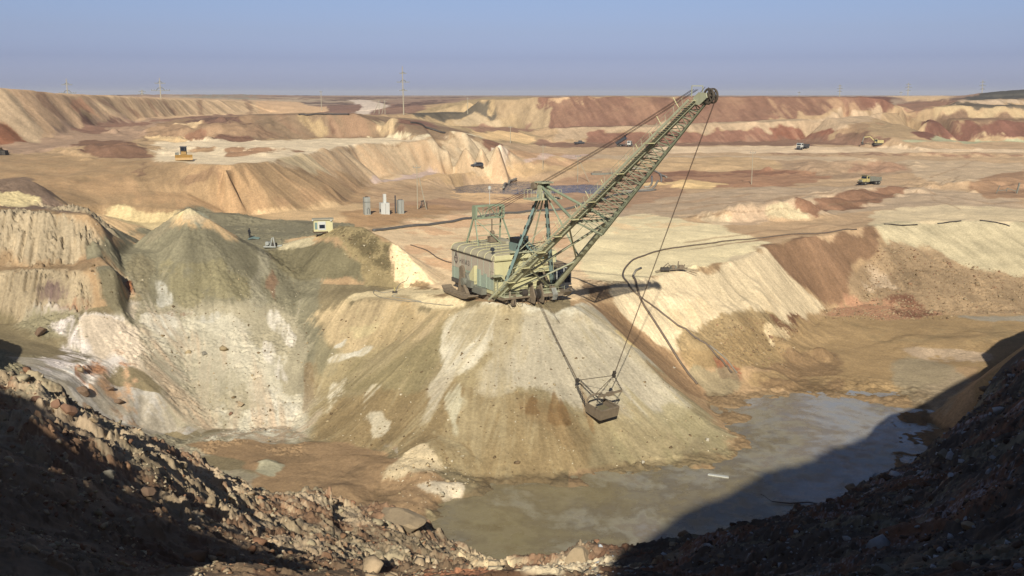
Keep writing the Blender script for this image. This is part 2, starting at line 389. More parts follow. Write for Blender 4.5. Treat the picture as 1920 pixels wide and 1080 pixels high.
# ------------------------------------------------------------------ mounds, heaps and berms standing on that land
def mound(u, v, rx, ry, h, rot=0.0, sharp=1.0):
    x, y, _ = hit(u, v)
    BUMPS.append((x, y, rx, ry, h, math.radians(rot), sharp))
BUMPS = []
mound(200, 285, 16, 7, 3.2, 0)
mound(235, 290, 9, 8, 3.0, 0)
mound(300, 250, 10, 9, 3.0); mound(380, 248, 14, 10, 3.6); mound(440, 255, 10, 9, 3.0)
for (u, v, r, h) in ((385, 284, 6, 1.6), (440, 286, 7, 1.7), (470, 291, 6, 1.4), (500, 287, 6, 1.2), (535, 285, 5, 1.0), (600, 282, 5, .8), (300, 268, 6, 1.2)):
    mound(u, v, r, r * .6, h)
# sand heap and brown berm in the middle right
mound(1410, 408, 8, 4, 3.6, 3); mound(1360, 412, 6, 3, 2.2); mound(1470, 405, 7, 4, 3.6, 8); mound(1500, 402, 5, 3, 2.4)
mound(1530, 385, 11, 3.4, 3.0, 22); mound(1580, 372, 11, 3.4, 3.2, 18); mound(1640, 362, 12, 3.2, 3.0, 10)
mound(1870, 345, 16, 7, 3.0, 5); mound(1835, 352, 8, 5, 2.0)
mound(1760, 292, 18, 4, 1.4); mound(1840, 292, 20, 4, 1.2)
mound(1220, 350, 16, 6, 2.0); mound(1560, 318, 16, 8, 3.0, 20); mound(1630, 312, 16, 8, 2.4, 15)
mound(1300, 310, 10, 6, 1.6); mound(1620, 336, 9, 3, 1.0)
# lobes at the foot of the sand slope and of the fan
mound(1400, 650, 7, 6, 3.0); mound(1450, 625, 6, 6, 2.2); mound(1375, 690, 5, 4, 1.6)
mound(780, 880, 5, 3.2, 2.4); mound(755, 900, 3, 2, 1.2); mound(820, 925, 4, 2.4, 1.3); mound(865, 925, 2.6, 2, 1.1); mound(770, 955, 5, 2.5, 1.0)
mound(1020, 830, 5, 5, 1.2); mound(560, 790, 4, 6, -1.2)
mound(640, 925, 2.6, 2, 1.2); mound(735, 975, 4, 2.4, 1.6); mound(500, 872, 1.6, 1.2, 1.0)
mound(690, 465, 6, 4, 1.2); mound(600, 460, 5, 5, 0.8)
mound(1750, 655, 8, 3, 1.0); mound(1800, 640, 8, 3, 1.2)
mound(870, 460, 6, 5, .0)
mound(1060, 500, 4, 3, .6); mound(1085, 590, 3, 2, .8)
for (bx, by, rx, ry, h, ro, sh) in BUMPS:
    r = math.hypot(bx, by); rad = max(rx, ry) * 2.6
    i0, i1 = np.searchsorted(R, [r - rad, r + rad])
    t0 = math.atan2(bx, by); dt = rad / r
    j0, j1 = np.searchsorted(TH, [t0 - dt, t0 + dt])
    sx, sy = X[i0:i1, j0:j1] - bx, Y[i0:i1, j0:j1] - by
    a = (sx * math.cos(ro) + sy * math.sin(ro)) / rx
    b = (-sx * math.sin(ro) + sy * math.cos(ro)) / ry
    wob = 0.16 * samp(N_SM[0], (sx + bx) / 40, (sy + by) / 40)
    d = np.sqrt(a * a + b * b) * (1 + wob)
    H[i0:i1, j0:j1] += 0.72 * h * (np.clip(1.05 - np.sqrt(d * d + .12) / 1.7, 0, 1) * 0.6 + np.exp(-d * d) * 0.4)

# slope direction (for streaks, gullies)
Hs = blur(H, int(6 * QUAL) + 1)
dHr = np.gradient(Hs, axis=0) / np.gradient(R)[:, None]
dth = np.gradient(np.append(TH, TH[0] + 2 * math.pi))[:-1]
dHt = (np.roll(Hs, -1, 1) - np.roll(Hs, 1, 1)) / (2 * dth[None, :] * RR)
GX = dHr * np.sin(TT) + dHt * np.cos(TT)
GY = dHr * np.cos(TT) - dHt * np.sin(TT)
SL = np.hypot(GX, GY).astype(np.float32)
NDL = np.clip((-GX * to_sun.x - GY * to_sun.y + to_sun.z) / np.sqrt(1 + SL * SL), 0.05, 1).astype(np.float32)
_nz = 1 / np.sqrt(1 + SL * SL); _d = np.sqrt(X * X + Y * Y + H * H)
_cv = (-GX * -X + -GY * -Y - H) * _nz / _d
SEEN = (np.clip(_cv, 0, 1) / _nz * RR * np.gradient(R)[:, None] * dth[None, :] / (_d * _d) + 1e-12).astype(np.float32)      # how large each spot of ground shows
fx = -GX / (SL + 1e-6); fy = -GY / (SL + 1e-6)
skew = (sstep(215, 260, RR) * np.where(TT > 0.03, 0.45, 0.9)).astype(np.float32)
fx = fx + skew; nn = np.hypot(fx, fy) + 1e-6; fx /= nn; fy /= nn
wt = sstep(0.10, 0.30, SL).astype(np.float32)
def lic(noise, period, step, k):
    acc = 0; tot = 0
    for s in range(-k, k + 1):
        w = 1.0 - abs(s) / (k + 1.5)
        ox = X + fx * (s * step) * wt; oy = Y + fy * (s * step) * wt
        acc = acc + w * samp(noise, ox / period, oy / period); tot += w * w
    return (acc / math.sqrt(tot)).astype(np.float32)
far = sstep(200, 300, RR)
S1 = lic(N_FINE, 190.0, 0.28, 14)
S2 = lic(N_ROUGH, 420.0, 0.6, 14)
S1 = S1 * 0.75
S2 = S2 / max(1e-6, S2.std())
S1 = S1 / max(1e-6, S1.std())
NB = samp(N_FBM[0], X / 170.0, Y / 170.0)          # blotches of 5 - 40 m
NB2 = samp(N_FBM[1], X / 60.0 + .3, Y / 60.0)
NF = samp(N_FINE, X / 70.0, Y / 70.0)

# ------------------------------------------------------------------ colours of the soil
BASE = np.zeros((NR, NT, 3), np.float32)
ROUGH = np.full((NR, NT), 0.05, np.float32)
EXPO = 0.45
K = 2 ** EXPO
G_SLOPE, G_FLAT = 1.32 * K, 0.92 * K
LIGHT_TINT = np.array([1.0, 0.95, 0.92])
def alb(c, g):
    return np.clip(srgb(c) / LIGHT_TINT / {'S': G_SLOPE, 'F': G_FLAT, 'N': 1.1 * K, 'D': 1.0}[g], 0.004, 0.8).astype(np.float32)
BASE[:] = alb((192, 158, 118), 'F')
WX = samp(N_FBM[1], X / 90.0, Y / 90.0); WY = samp(N_FBM[2], X / 90.0, Y / 90.0)
WX2 = samp(N_ROUGH, X / 40.0, Y / 40.0); WY2 = samp(N_ROUGH, X / 40.0 + .5, Y / 40.0 + .2)
def boxblur(a, rr_):
    for ax in (0, 1):
        r = rr_[ax]
        p = np.pad(a, [(r + 1, r) if k == ax else (0, 0) for k in (0, 1)], mode='edge')
        c = np.cumsum(p, axis=ax, dtype=np.float64)
        n = a.shape[ax]; k = 2 * r + 1
        a = ((c[k:k + n] - c[:n]) if ax == 0 else (c[:, k:k + n] - c[:, :n])).astype(np.float32) / k
    return a
def inside_poly(px, py, poly):
    c = np.zeros(px.shape, bool)
    n = len(poly)
    for i in range(n):
        xa, ya = poly[i]; xb, yb = poly[(i + 1) % n]
        if ya == yb: continue
        m = ((ya > py) != (yb > py)) & (px < (xb - xa) * (py - ya) / (yb - ya) + xa)
        c ^= m
    return c
def A(c, poly, g='S', tex=None, a=1.0, rough=None, plane='xy', warp=1.0, th=0.0, dy=7.0, soft=1.0):
    """paint a soil colour on the patch of ground whose outline passes through the measured points"""
    P = []
    m = len(poly)
    for i in range(m):               # long sides get points in between, each on the ground
        (u0, v0), (u1, v1) = poly[i], poly[(i + 1) % m]
        k = max(1, int(math.hypot(u1 - u0, v1 - v0) / 45))
        for s in range(k):
            P.append(hit(u0 + (u1 - u0) * s / k, v0 + (v1 - v0) * s / k))
    P = np.array(P)
    r = np.hypot(P[:, 0], P[:, 1]); t = theta(P[:, 0], P[:, 1])
    mr = 1.5 + 0.012 * r.max()
    i0, i1 = np.searchsorted(R, [r.min() - mr - (dy if plane == 'xz' else 0), r.max() + mr + (dy if plane == 'xz' else 0)])
    j0, j1 = np.searchsorted(TH, [t.min() - mr / r.min(), t.max() + mr / r.min()])
    sl = (slice(i0, i1), slice(j0, j1))
    if i1 <= i0 or j1 <= j0: return
    w = warp * np.minimum(0.012 * RR[sl], 0.25 + 0.005 * RR[sl])
    dx = w * (0.6 * WX[sl] + 0.35 * WX2[sl]); dy_ = w * (0.6 * WY[sl] + 0.35 * WY2[sl])
    if plane == 'xy':
        msk = inside_poly(X[sl] + dx, Y[sl] + dy_, P[:, :2])
    else:
        msk = inside_poly(X[sl] + dx, H[sl] + dy_ * 0.8, P[:, [0, 2]])
        msk &= (Y[sl] > P[:, 1].min() - dy) & (Y[sl] < P[:, 1].max() + dy)
    f = msk.astype(np.float32)
    soft = soft * (.5 if RR[sl].min() > 230 else (2.6 if plane == 'xz' and dy > 12 else (1.5 if plane == 'xz' else 1)))
    if soft > 0 and min(f.shape) > 4:
        er, ec = int(msk.any(1).sum()), int(msk.any(0).sum())
        for rad in (5 * soft * QUAL, 3 * soft * QUAL):
            f = boxblur(f, (max(0, int(min(rad, er * .09))), max(0, int(min(rad, ec * .09)))))
        f = sstep(.5 - .22, .5 + .22, f + np.clip(f * (1 - f) * 4, 0, 1) * ((0.15 * S1[sl] + .12 * S2[sl]) * wt[sl] + 0.13 * NB2[sl] + 0.05 * NF[sl]))
    f = f * a
    if c is not None:
        if c[0] > 195: c = (min(250, c[0] * 1.06), min(240, c[1] * 1.065), c[2] * 1.10)
        wv = f * SEEN[sl]; tot_ = float(wv.sum()) + 1e-15
        gain = (1.40 * float((wv * NDL[sl]).sum()) / tot_ - 0.01) * K; gain = max(gain, .5 * K)
        if rough and rough > .5: gain *= 1.15
        ca = np.clip(srgb(c) / LIGHT_TINT / gain, .004, .8).astype(np.float32)
    if tex == 's': f = f * sstep(th - .5, th + .7, 0.55 * S1[sl] + 0.75 * S2[sl])
    elif tex == 'b': f = f * sstep(th - .35, th + .45, 0.8 * NB[sl] + 0.5 * NB2[sl])
    elif tex == 'r': f = f * sstep(th - .3, th + .4, 0.7 * NB2[sl] + 0.6 * NF[sl])
    if c is not None:
        BASE[sl] = BASE[sl] * (1 - f[..., None]) + ca * f[..., None]
    if rough is not None:
        ROUGH[sl] = ROUGH[sl] * (1 - f) + rough * f
def bandpoly(pts_, w):
    """outline of a strip w pixels wide about a line"""
    up = [(u, v - w / 2) for u, v in pts_]; dn = [(u, v + w / 2) for u, v in reversed(pts_)]
    return up + dn

# land beyond the pit
m = RR > 640
BASE[m] = alb((176, 142, 118), 'F')
f = (sstep(0.0, 0.9, samp(N_FBM[0], X / 2600, Y / 2600)) * m)[..., None]
BASE = BASE * (1 - f) + alb((205, 178, 145), 'F') * f
f = (sstep(0.3, 1.0, samp(N_FBM[1], X / 1400, Y / 1400)) * m)[..., None]
BASE = BASE * (1 - f) + alb((128, 104, 90), 'F') * f
m = (H < -30.5) & (RR > 85) & (RR < 166) & ((TT < .06) | (TT > 3))
BASE[m] = alb((178, 158, 120), 'S') * .95
# background, right of centre
A((194, 160, 122), [(900, 270), (1000, 262), (1920, 262), (1980, 270), (1980, 420), (1650, 440), (1200, 480), (1100, 420), (700, 400), (690, 340), (900, 300)], 'F')
A((158, 114, 92), [(985, 182), (1655, 181), (1672, 205), (1400, 229), (1200, 237), (1030, 239), (990, 215)])
A((194, 164, 124), [(862, 192), (905, 182), (990, 181), (1030, 241), (985, 245), (930, 215)])
A((170, 128, 100), [(985, 186), (1300, 186), (1640, 190), (1640, 200), (1300, 200), (990, 196)], tex='s', a=.7, th=.2)
A((166, 126, 98), [(985, 182), (1655, 181), (1660, 210), (1040, 240)], tex='s', a=.5)
A((215, 175, 128), [(985, 184), (1160, 184), (1160, 189), (985, 190)], tex='s', a=.8)
A((205, 165, 120), [(1440, 186), (1600, 188), (1620, 210), (1460, 222)], tex='s', a=.5)
A((142, 96, 78), [(1605, 183), (1655, 181), (1672, 197), (1655, 208), (1625, 205)])
A((202, 170, 130), [(1035, 241), (1200, 236), (1400, 228), (1550, 221), (1640, 205), (1680, 205), (1640, 225), (1580, 245), (1560, 248), (1400, 246), (1210, 248), (1120, 250), (1090, 262), (1040, 262)])
A((160, 112, 90), [(1095, 250), (1120, 249), (1210, 248), (1400, 245), (1560, 245), (1575, 256), (1560, 265), (1100, 270)])
A((165, 106, 82), [(1440, 246), (1560, 243), (1572, 252), (1480, 258), (1440, 256)])
A((190, 150, 118), [(1100, 256), (1560, 252), (1560, 266), (1100, 270)], tex='s', a=.4, th=.4)
A((140, 105, 84), [(1005, 262), (1100, 268), (1250, 270), (1460, 262), (1600, 258), (1700, 262), (1650, 272), (1300, 273), (1120, 277), (1060, 276), (1000, 268)], 'F')
A((208, 178, 138), [(1220, 276), (1400, 274), (1640, 276), (1920, 280), (1920, 286), (1600, 286), (1220, 287)], 'F', warp=.5)
A((160, 122, 95), [(1440, 287), (1700, 286), (1920, 290), (1920, 294), (1700, 292), (1450, 291)], 'F', warp=.5, tex='b', th=-.6)
A((194, 166, 132), [(1000, 290), (1200, 291), (1500, 293), (1700, 300), (1920, 305), (1920, 335), (1780, 345), (1700, 325), (1640, 305), (1300, 295), (1200, 300), (1050, 297)], 'F', warp=.5)
A((194, 160, 118), [(1160, 298), (1330, 294), (1450, 297), (1480, 316), (1330, 322), (1230, 320), (1180, 312)], 'S')
A((178, 146, 114), [(1480, 300), (1700, 305), (1720, 322), (1600, 335), (1520, 330), (1460, 318)], 'S')
A((172, 130, 102), [(1590, 308), (1700, 310), (1690, 322), (1600, 325)], tex='b', a=.8, th=-.3)
A((162, 120, 90), [(1170, 322), (1480, 318), (1560, 332), (1480, 350), (1300, 352), (1180, 350)], 'F')
A((135, 95, 72), [(1180, 324), (1330, 320), (1440, 318), (1500, 322), (1470, 330), (1320, 330), (1210, 332)], 'F', tex='b', th=-.5)
A((215, 178, 120), [(1205, 345), (1300, 338), (1370, 345), (1330, 355), (1210, 358)], 'F')
A((193, 165, 133), [(1200, 372), (1400, 352), (1560, 350), (1640, 348), (1760, 352), (1920, 372), (1920, 395), (1700, 392), (1500, 405), (1300, 405), (1150, 415), (1120, 400)], 'F', warp=.5)
A((180, 150, 118), [(1200, 372), (1400, 352), (1640, 348), (1700, 352), (1500, 375), (1250, 395), (1130, 400)], 'F', tex='s', a=.5)
A((150, 110, 84), [(1490, 390), (1530, 374), (1600, 356), (1700, 350), (1702, 356), (1650, 378), (1590, 392), (1520, 402)], 'S')
A((230, 200, 155), [(1312, 405), (1350, 392), (1370, 420), (1330, 422)], 'S'); A((216, 182, 142), [(1360, 392), (1395, 383), (1440, 386), (1440, 415), (1400, 424), (1365, 420)], 'S'); A((222, 198, 150), [(1440, 384), (1480, 378), (1512, 400), (1500, 412), (1440, 414)], 'S')
A((168, 130, 98), [(1820, 345), (1870, 325), (1930, 322), (1930, 372), (1860, 372), (1830, 362)], 'S')
A((215, 190, 145), [(1620, 402), (1720, 385), (1930, 390), (1930, 425), (1640, 430)], 'F')
A((165, 128, 98), [(700, 385), (850, 372), (960, 366), (1010, 340), (1110, 325), (1180, 330), (1190, 352), (1260, 345), (1290, 362), (1150, 395), (1000, 395), (860, 396)], 'F', a=.85)
A((205, 165, 115), [(860, 350), (1000, 366), (1050, 372), (1000, 382), (900, 380), (840, 366)], 'F', tex='b', th=-.4)
A((120, 88, 70), [(1180, 338), (1260, 335), (1240, 345), (1180, 348)], 'F', tex='b', th=-.3)
A((208, 170, 120), [(830, 320), (960, 300), (1160, 298), (1180, 315), (1080, 322), (960, 332), (880, 334), (835, 342), (780, 345)], 'S')
A((190, 150, 112), [(960, 286), (1090, 290), (1160, 298), (1050, 312), (960, 300)], 'F', tex='b', th=-.2)
A((198, 170, 148), [(690, 338), (720, 330), (800, 322), (850, 316), (858, 320), (800, 330), (720, 342)], 'F', warp=.4)
A((196, 165, 140), [(860, 316), (960, 302), (1100, 292), (1100, 288), (960, 296), (870, 308)], 'F', warp=.4)
# terraces and the far right cliffs
A((190, 160, 118), [(765, 213), (960, 212), (1000, 245), (1006, 270), (900, 262), (880, 250), (820, 238)], 'S')
A((110, 100, 84), [(770, 211), (870, 208), (950, 211), (962, 222), (940, 217), (860, 214), (775, 215)], 'F')
A((205, 176, 132), [(835, 217), (940, 218), (945, 232), (880, 236), (850, 232)])
A((160, 122, 98), [(880, 236), (985, 238), (1000, 245), (960, 250), (880, 244)])
A((222, 182, 125), [(880, 246), (985, 248), (1004, 262), (990, 268), (900, 258)])
A((194, 164, 120), [(765, 212), (785, 200), (840, 196), (870, 188), (905, 186), (930, 212), (850, 209)])
A((138, 105, 88), [(560, 200), (700, 195), (760, 195), (800, 198), (780, 212), (700, 216), (600, 212)], 'F')
A((110, 84, 72), [(735, 205), (800, 195), (870, 186), (800, 188), (740, 198)], 'F', tex='b', th=-.5)
A((205, 182, 155), [(650, 187), (690, 187), (735, 200), (700, 208), (690, 214), (660, 218), (665, 208), (685, 200)], 'F', warp=.5)
A((150, 122, 100), [(480, 184), (860, 182), (860, 186), (480, 188)], 'F', tex='b')
A((140, 130, 112), [(340, 178), (480, 177), (480, 187), (340, 190)], 'S', tex='b', th=-.2)
A((190, 158, 118), [(1610, 245), (1650, 222), (1700, 205), (1770, 202), (1765, 225), (1735, 232), (1715, 255), (1660, 262)], 'S')
A((150, 112, 90), [(1675, 192), (1800, 187), (1790, 198), (1760, 205), (1700, 206)], 'F')
A((200, 165, 120), [(1660, 180), (1770, 179), (1790, 186), (1690, 190)], 'F')
A((140, 106, 84), [(1570, 256), (1620, 242), (1650, 262), (1580, 266)], 'S'); A((175, 140, 105), [(1575, 250), (1700, 208), (1720, 206), (1620, 250)], 'S')
A((140, 92, 76), [(1712, 257), (1735, 228), (1800, 226), (1980, 226), (1980, 262), (1860, 258), (1760, 262)])
A((206, 176, 128), [(1757, 251), (1800, 250), (1880, 250), (1880, 258), (1800, 259), (1760, 257)], tex='s', th=-.6)
A((150, 118, 92), [(1740, 221), (1980, 220), (1980, 227), (1735, 228)])
A((222, 190, 138), [(1760, 200), (1980, 199), (1980, 221), (1740, 221)])
A((190, 155, 112), [(1760, 200), (1980, 199), (1980, 221), (1740, 221)], tex='s', a=.6, th=.2)
A((105, 94, 80), [(1780, 195), (1980, 195), (1980, 199.5), (1780, 198.5)], 'F')
A((205, 176, 140), [(1790, 187), (1980, 187), (1980, 195), (1790, 195)]); A((160, 130, 104), [(1790, 187), (1980, 187), (1980, 195), (1790, 195)], tex='s', a=.5)
A((84, 80, 74), [(1795, 184), (1840, 177), (1870, 167), (1980, 165), (1980, 186), (1800, 187)]); A((120, 112, 98), [(1800, 180), (1980, 172), (1980, 186)], tex='b', a=.5)
A((185, 180, 140), [(1700, 262), (1980, 264), (1980, 268), (1700, 266)], 'F', warp=.4)
# left dumps
A((184, 150, 114), [(-60, 160), (60, 165), (80, 172), (200, 179), (560, 190), (560, 212), (240, 225), (140, 240), (110, 256), (0, 276), (-60, 282)])
A((188, 158, 120), [(200, 182), (560, 192), (560, 211), (240, 222), (170, 200)], a=.7)
A((165, 150, 122), [(-40, 170), (30, 172), (90, 260), (60, 268), (-40, 200)], a=.45)
A((158, 112, 84), [(118, 182), (150, 184), (190, 222), (165, 228), (140, 215)], a=.75)
for (a_, b_) in ((180, 233), (220, 262), (300, 337), (270, 300), (345, 378), (455, 478)):
    A((140, 108, 84), [(a_, 185), (a_ + 7, 186), (b_ + 3, 216), (b_ - 6, 217)], a=.8, warp=.4)
A((128, 98, 76), [(30, 166), (60, 167), (85, 185), (132, 228), (118, 232), (70, 195)], a=.8, warp=.6)
A((148, 96, 68), [(-40, 205), (0, 222), (55, 266), (40, 275), (-40, 280)])
A((205, 175, 135), [(35, 198), (45, 200), (72, 226), (62, 224)], a=.6)
A((165, 134, 108), [(-60, 278), (60, 267), (140, 240), (240, 225), (480, 214), (460, 222), (300, 232), (270, 260), (240, 262), (120, 278), (0, 288), (-60, 292)], 'F')
A((132, 98, 80), [(140, 240), (165, 226), (240, 228), (330, 222), (440, 213), (480, 218), (320, 232), (230, 238), (180, 250), (150, 250)], 'F', tex='b', th=-.6)
A((168, 134, 102), [(265, 258), (300, 232), (350, 222), (480, 213), (490, 262), (400, 268), (290, 264)])
A((162, 118, 90), [(335, 258), (350, 246), (380, 243), (400, 262), (385, 266)]); A((128, 92, 74), [(400, 258), (430, 252), (480, 255), (482, 264), (410, 267)]); A((118, 88, 74), [(345, 228), (400, 220), (450, 222), (480, 232), (440, 235), (390, 232)], tex='b', th=-.5)
A((215, 180, 130), [(330, 232), (360, 228), (372, 234), (350, 240)]); A((215, 180, 128), [(268, 252), (300, 250), (370, 266), (370, 272), (300, 264)], 'F')
A((130, 96, 75), [(128, 274), (160, 264), (205, 261), (238, 265), (280, 297), (230, 293), (180, 291), (150, 282)])
A((160, 132, 102), [(470, 262), (480, 214), (600, 212), (760, 221), (885, 250), (885, 256), (700, 258), (600, 259)])
A((150, 114, 88), [(470, 262), (480, 214), (600, 212), (760, 221), (885, 250), (700, 258)], tex='s', a=.6)
A((205, 172, 122), [(548, 216), (575, 215), (628, 256), (590, 258)]); A((135, 100, 80), [(576, 214), (584, 214), (640, 256), (632, 256)], warp=.3)
A((128, 92, 76), [(690, 222), (780, 225), (830, 240), (800, 240), (760, 233), (720, 235)]); A((140, 104, 82), [(725, 232), (745, 232), (770, 256), (752, 256)]); A((215, 182, 132), [(700, 230), (722, 228), (748, 255), (735, 255)])
A((205, 165, 120), [(480, 188), (560, 192), (620, 205), (600, 211), (520, 213), (480, 213)], 'F')
A((214, 190, 150), [(290, 270), (330, 265), (480, 264), (700, 258), (880, 254), (905, 262), (840, 266), (740, 268), (660, 274), (600, 287), (560, 293), (500, 306), (420, 316), (350, 305), (290, 300)], 'F')
A((234, 212, 165), [(690, 254), (900, 252), (905, 257), (700, 259)], 'F', warp=.5); A((170, 135, 100), [(360, 276), (405, 273), (400, 284), (362, 287)], 'F'); A((170, 130, 98), [(418, 286), (440, 277), (520, 279), (580, 282), (540, 289), (470, 292), (430, 294)], 'F', tex='b', th=-.8)
A((202, 172, 130), [(500, 306), (560, 291), (610, 284), (660, 272), (740, 266), (840, 264), (905, 262), (940, 268), (972, 297), (930, 303), (885, 311), (760, 328), (690, 336), (560, 320)])
A((182, 145, 106), [(500, 306), (610, 284), (660, 272), (740, 266), (840, 264), (972, 297), (885, 311), (690, 336)], tex='s', a=.6, th=.1)
A((214, 190, 148), [(770, 266), (905, 262), (940, 285), (900, 306), (860, 300)], tex='s', a=.7, th=-.2)
A((175, 158, 122), [(520, 296), (575, 288), (620, 320), (600, 330), (545, 312)], a=.6); A((138, 98, 76), [(900, 270), (932, 267), (958, 292), (945, 293), (920, 280)], warp=.5); A((226, 200, 165), [(915, 280), (928, 276), (955, 298), (930, 302)], warp=.5)
A((180, 147, 108), [(-60, 294), (0, 288), (200, 297), (420, 314), (510, 305), (560, 320), (690, 337), (690, 400), (480, 410), (200, 410), (150, 395), (90, 345), (-60, 336)])
A((190, 148, 106), [(-60, 294), (200, 297), (420, 314), (690, 337), (690, 400), (480, 410), (150, 395), (90, 345), (-60, 336)], tex='s', a=.4, th=.2)
A((186, 152, 112), [(120, 305), (420, 320), (600, 345), (560, 380), (300, 350)], tex='b', a=.5)
A((140, 108, 84), [(250, 305), (262, 304), (285, 328), (272, 330)], tex='r', a=.8, th=-.4)
A((150, 116, 90), [(300, 330), (360, 335), (440, 345), (430, 350), (340, 340)], tex='r', a=.6, th=-.2)
# the bench behind the cone, the small cream cliff
A((205, 170, 122), [(180, 405), (480, 402), (690, 380), (700, 410), (660, 430), (480, 462), (230, 470)], 'F')
A((224, 196, 140), [(190, 385), (250, 389), (380, 398), (380, 408), (320, 418), (255, 420), (195, 410)], rough=.25)
A((160, 125, 92), [(600, 352), (680, 350), (800, 345), (820, 362), (700, 372), (560, 390), (500, 395), (510, 375)], tex='r', a=.5, rough=.2)
A((168, 130, 92), [(640, 395), (800, 385), (880, 388), (700, 428), (650, 424)], 'F', a=.8)
# cliffs on the left
A((128, 106, 88), [(-60, 330), (0, 336), (50, 334), (100, 365), (165, 402), (100, 402), (-60, 408)], rough=.3)
A((202, 180, 130), [(-40, 360), (60, 367), (72, 382), (60, 390), (10, 386), (-40, 390)]); A((160, 130, 96), [(-60, 388), (100, 392), (120, 402), (-60, 408)])
A((210, 186, 146), [(-60, 400), (0, 405), (120, 399), (165, 401), (200, 440), (212, 470), (130, 498), (-60, 500)], plane='xz', rough=.75)
A((165, 134, 100), [(125, 500), (135, 486), (180, 465), (196, 452), (222, 500), (215, 512)], plane='xz', rough=.08)
A((150, 128, 96), [(196, 410), (210, 425), (250, 470), (262, 500), (240, 520), (222, 500), (205, 450)], plane='xz')
A((176, 146, 110), [(-60, 496), (220, 494), (220, 513), (-60, 515)], 'F')
A((204, 180, 140), [(-60, 512), (222, 508), (228, 575), (100, 594), (-60, 612)], plane='xz', rough=.6)
A((150, 124, 112), [(-60, 542), (60, 535), (150, 522), (222, 522), (222, 534), (140, 540), (70, 550), (-60, 556)], plane='xz', tex='b', th=-.8)
A((170, 100, 66), [(62, 590), (75, 575), (120, 572), (150, 550), (228, 545), (228, 570), (150, 580), (100, 590)], plane='xz'); A((195, 130, 85), [(150, 562), (228, 556), (228, 566), (150, 574)], plane='xz')
# white wall
inw = (TT < -.12) & (TT > -.9) & (RR > 80) & (RR < 141) & (H < -27) & (H > -45)
cw = alb((214, 198, 172), 'S'); BASE[inw] = cw
for th_, cc_ in ((.5, (232, 220, 202)), (1.1, (190, 154, 120))):
    f_ = (sstep(th_ - .4, th_ + .4, (.5 * S2 + .8 * samp(N_FBM[2 if th_ < .6 else 0], X / 60, Y / 60))) * inw)[..., None] * .8
    BASE = BASE * (1 - f_) + alb(cc_, 'S') * f_
BASE = BASE.astype(np.float32)
A((204, 190, 170), [(-60, 612), (60, 600), (120, 590), (230, 575), (262, 600), (300, 700), (360, 830), (250, 820), (150, 740), (60, 690), (-60, 680)], plane='xz', rough=.3, dy=20)
A((150, 138, 108), [(-60, 612), (30, 602), (45, 630), (60, 660), (95, 690), (60, 700), (-60, 690)], plane='xz', rough=.4, dy=20)
A((216, 200, 182), [(95, 595), (140, 590), (180, 640), (180, 680), (140, 690), (110, 640)], plane='xz', tex='s', th=-.5)
A((208, 184, 148), [(150, 590), (250, 580), (275, 640), (300, 720), (250, 700), (180, 650)], plane='xz', a=.8)
A((188, 124, 84), [(140, 600), (150, 580), (235, 578), (240, 588), (180, 596)], plane='xz', tex='b', th=-.7)
A((160, 116, 84), [(185, 640), (205, 645), (245, 668), (262, 678), (235, 702), (205, 690)], plane='xz', tex='b', th=-.7, rough=.4)
A((190, 152, 116), [(215, 690), (245, 700), (310, 790), (295, 815), (250, 770)], plane='xz', tex='b', th=-.5)
# grey green cone and the wall under it
A((150, 140, 112), [(230, 470), (350, 388), (480, 464), (540, 455), (600, 440), (610, 560), (590, 740), (600, 828), (350, 832), (262, 620), (236, 540)], plane='xz', rough=.34, dy=4)
A((184, 170, 140), [(262, 590), (300, 560), (350, 565), (450, 560), (520, 555), (570, 620), (600, 740), (604, 828), (350, 832), (300, 740)], plane='xz', a=.85, dy=20)
A((210, 198, 168), [(275, 600), (420, 580), (470, 640), (560, 700), (590, 820), (360, 830), (300, 720)], plane='xz', a=.6, dy=20, tex='b', th=.1)
A((146, 132, 106), [(262, 455), (300, 430), (345, 391), (360, 392), (330, 425), (290, 450)], a=.5)
A((178, 178, 156), [(368, 391), (382, 400), (400, 414), (380, 425), (352, 412)], a=.35)
A((140, 126, 96), [(245, 480), (300, 472), (270, 560), (285, 640), (262, 600), (240, 540)], plane='xz', a=.6)
A((172, 158, 118), [(300, 480), (450, 480), (470, 560), (330, 580)], plane='xz', tex='b', a=.7, th=.0)
A((222, 212, 186), [(285, 550), (292, 520), (312, 530), (335, 558), (322, 575), (300, 574)], plane='xz', tex='s', th=-.55, a=.85, warp=.6)
A((224, 212, 184), [(262, 592), (330, 588), (342, 605), (322, 625), (295, 622), (268, 612)], plane='xz', tex='s', th=-.55, a=.85, warp=.6); A((218, 208, 182), [(370, 590), (412, 588), (408, 612), (378, 610)], plane='xz', tex='s', th=-.55, a=.85, warp=.6)
A((194, 182, 154), [(320, 632), (400, 625), (440, 660), (445, 720), (400, 750), (350, 720), (330, 670)], plane='xz', tex='s', th=-.3, a=.75, warp=1.3)
A((198, 186, 156), [(350, 740), (450, 760), (560, 780), (540, 830), (380, 832)], plane='xz', tex='b', th=-.2)
A((140, 102, 74), [(262, 588), (300, 584), (330, 590), (410, 585), (405, 592), (330, 597), (290, 594)], plane='xz', tex='r', th=-.4, rough=.3)
A((234, 220, 192), [(488, 582), (515, 582), (536, 605), (556, 640), (548, 652), (520, 625), (498, 605)], plane='xz', tex='s', th=-.55, a=.85, warp=.5); A((226, 212, 186), [(498, 640), (515, 640), (538, 700), (535, 742), (515, 720), (505, 680)], plane='xz', tex='s', th=-.55, a=.85, warp=.8)
A((212, 200, 172), [(480, 740), (520, 738), (552, 770), (540, 800), (480, 790)], plane='xz', tex='r', th=-.2)
A((150, 112, 86), [(490, 470), (503, 480), (520, 530), (530, 560), (508, 550), (500, 510)], plane='xz', a=.7)
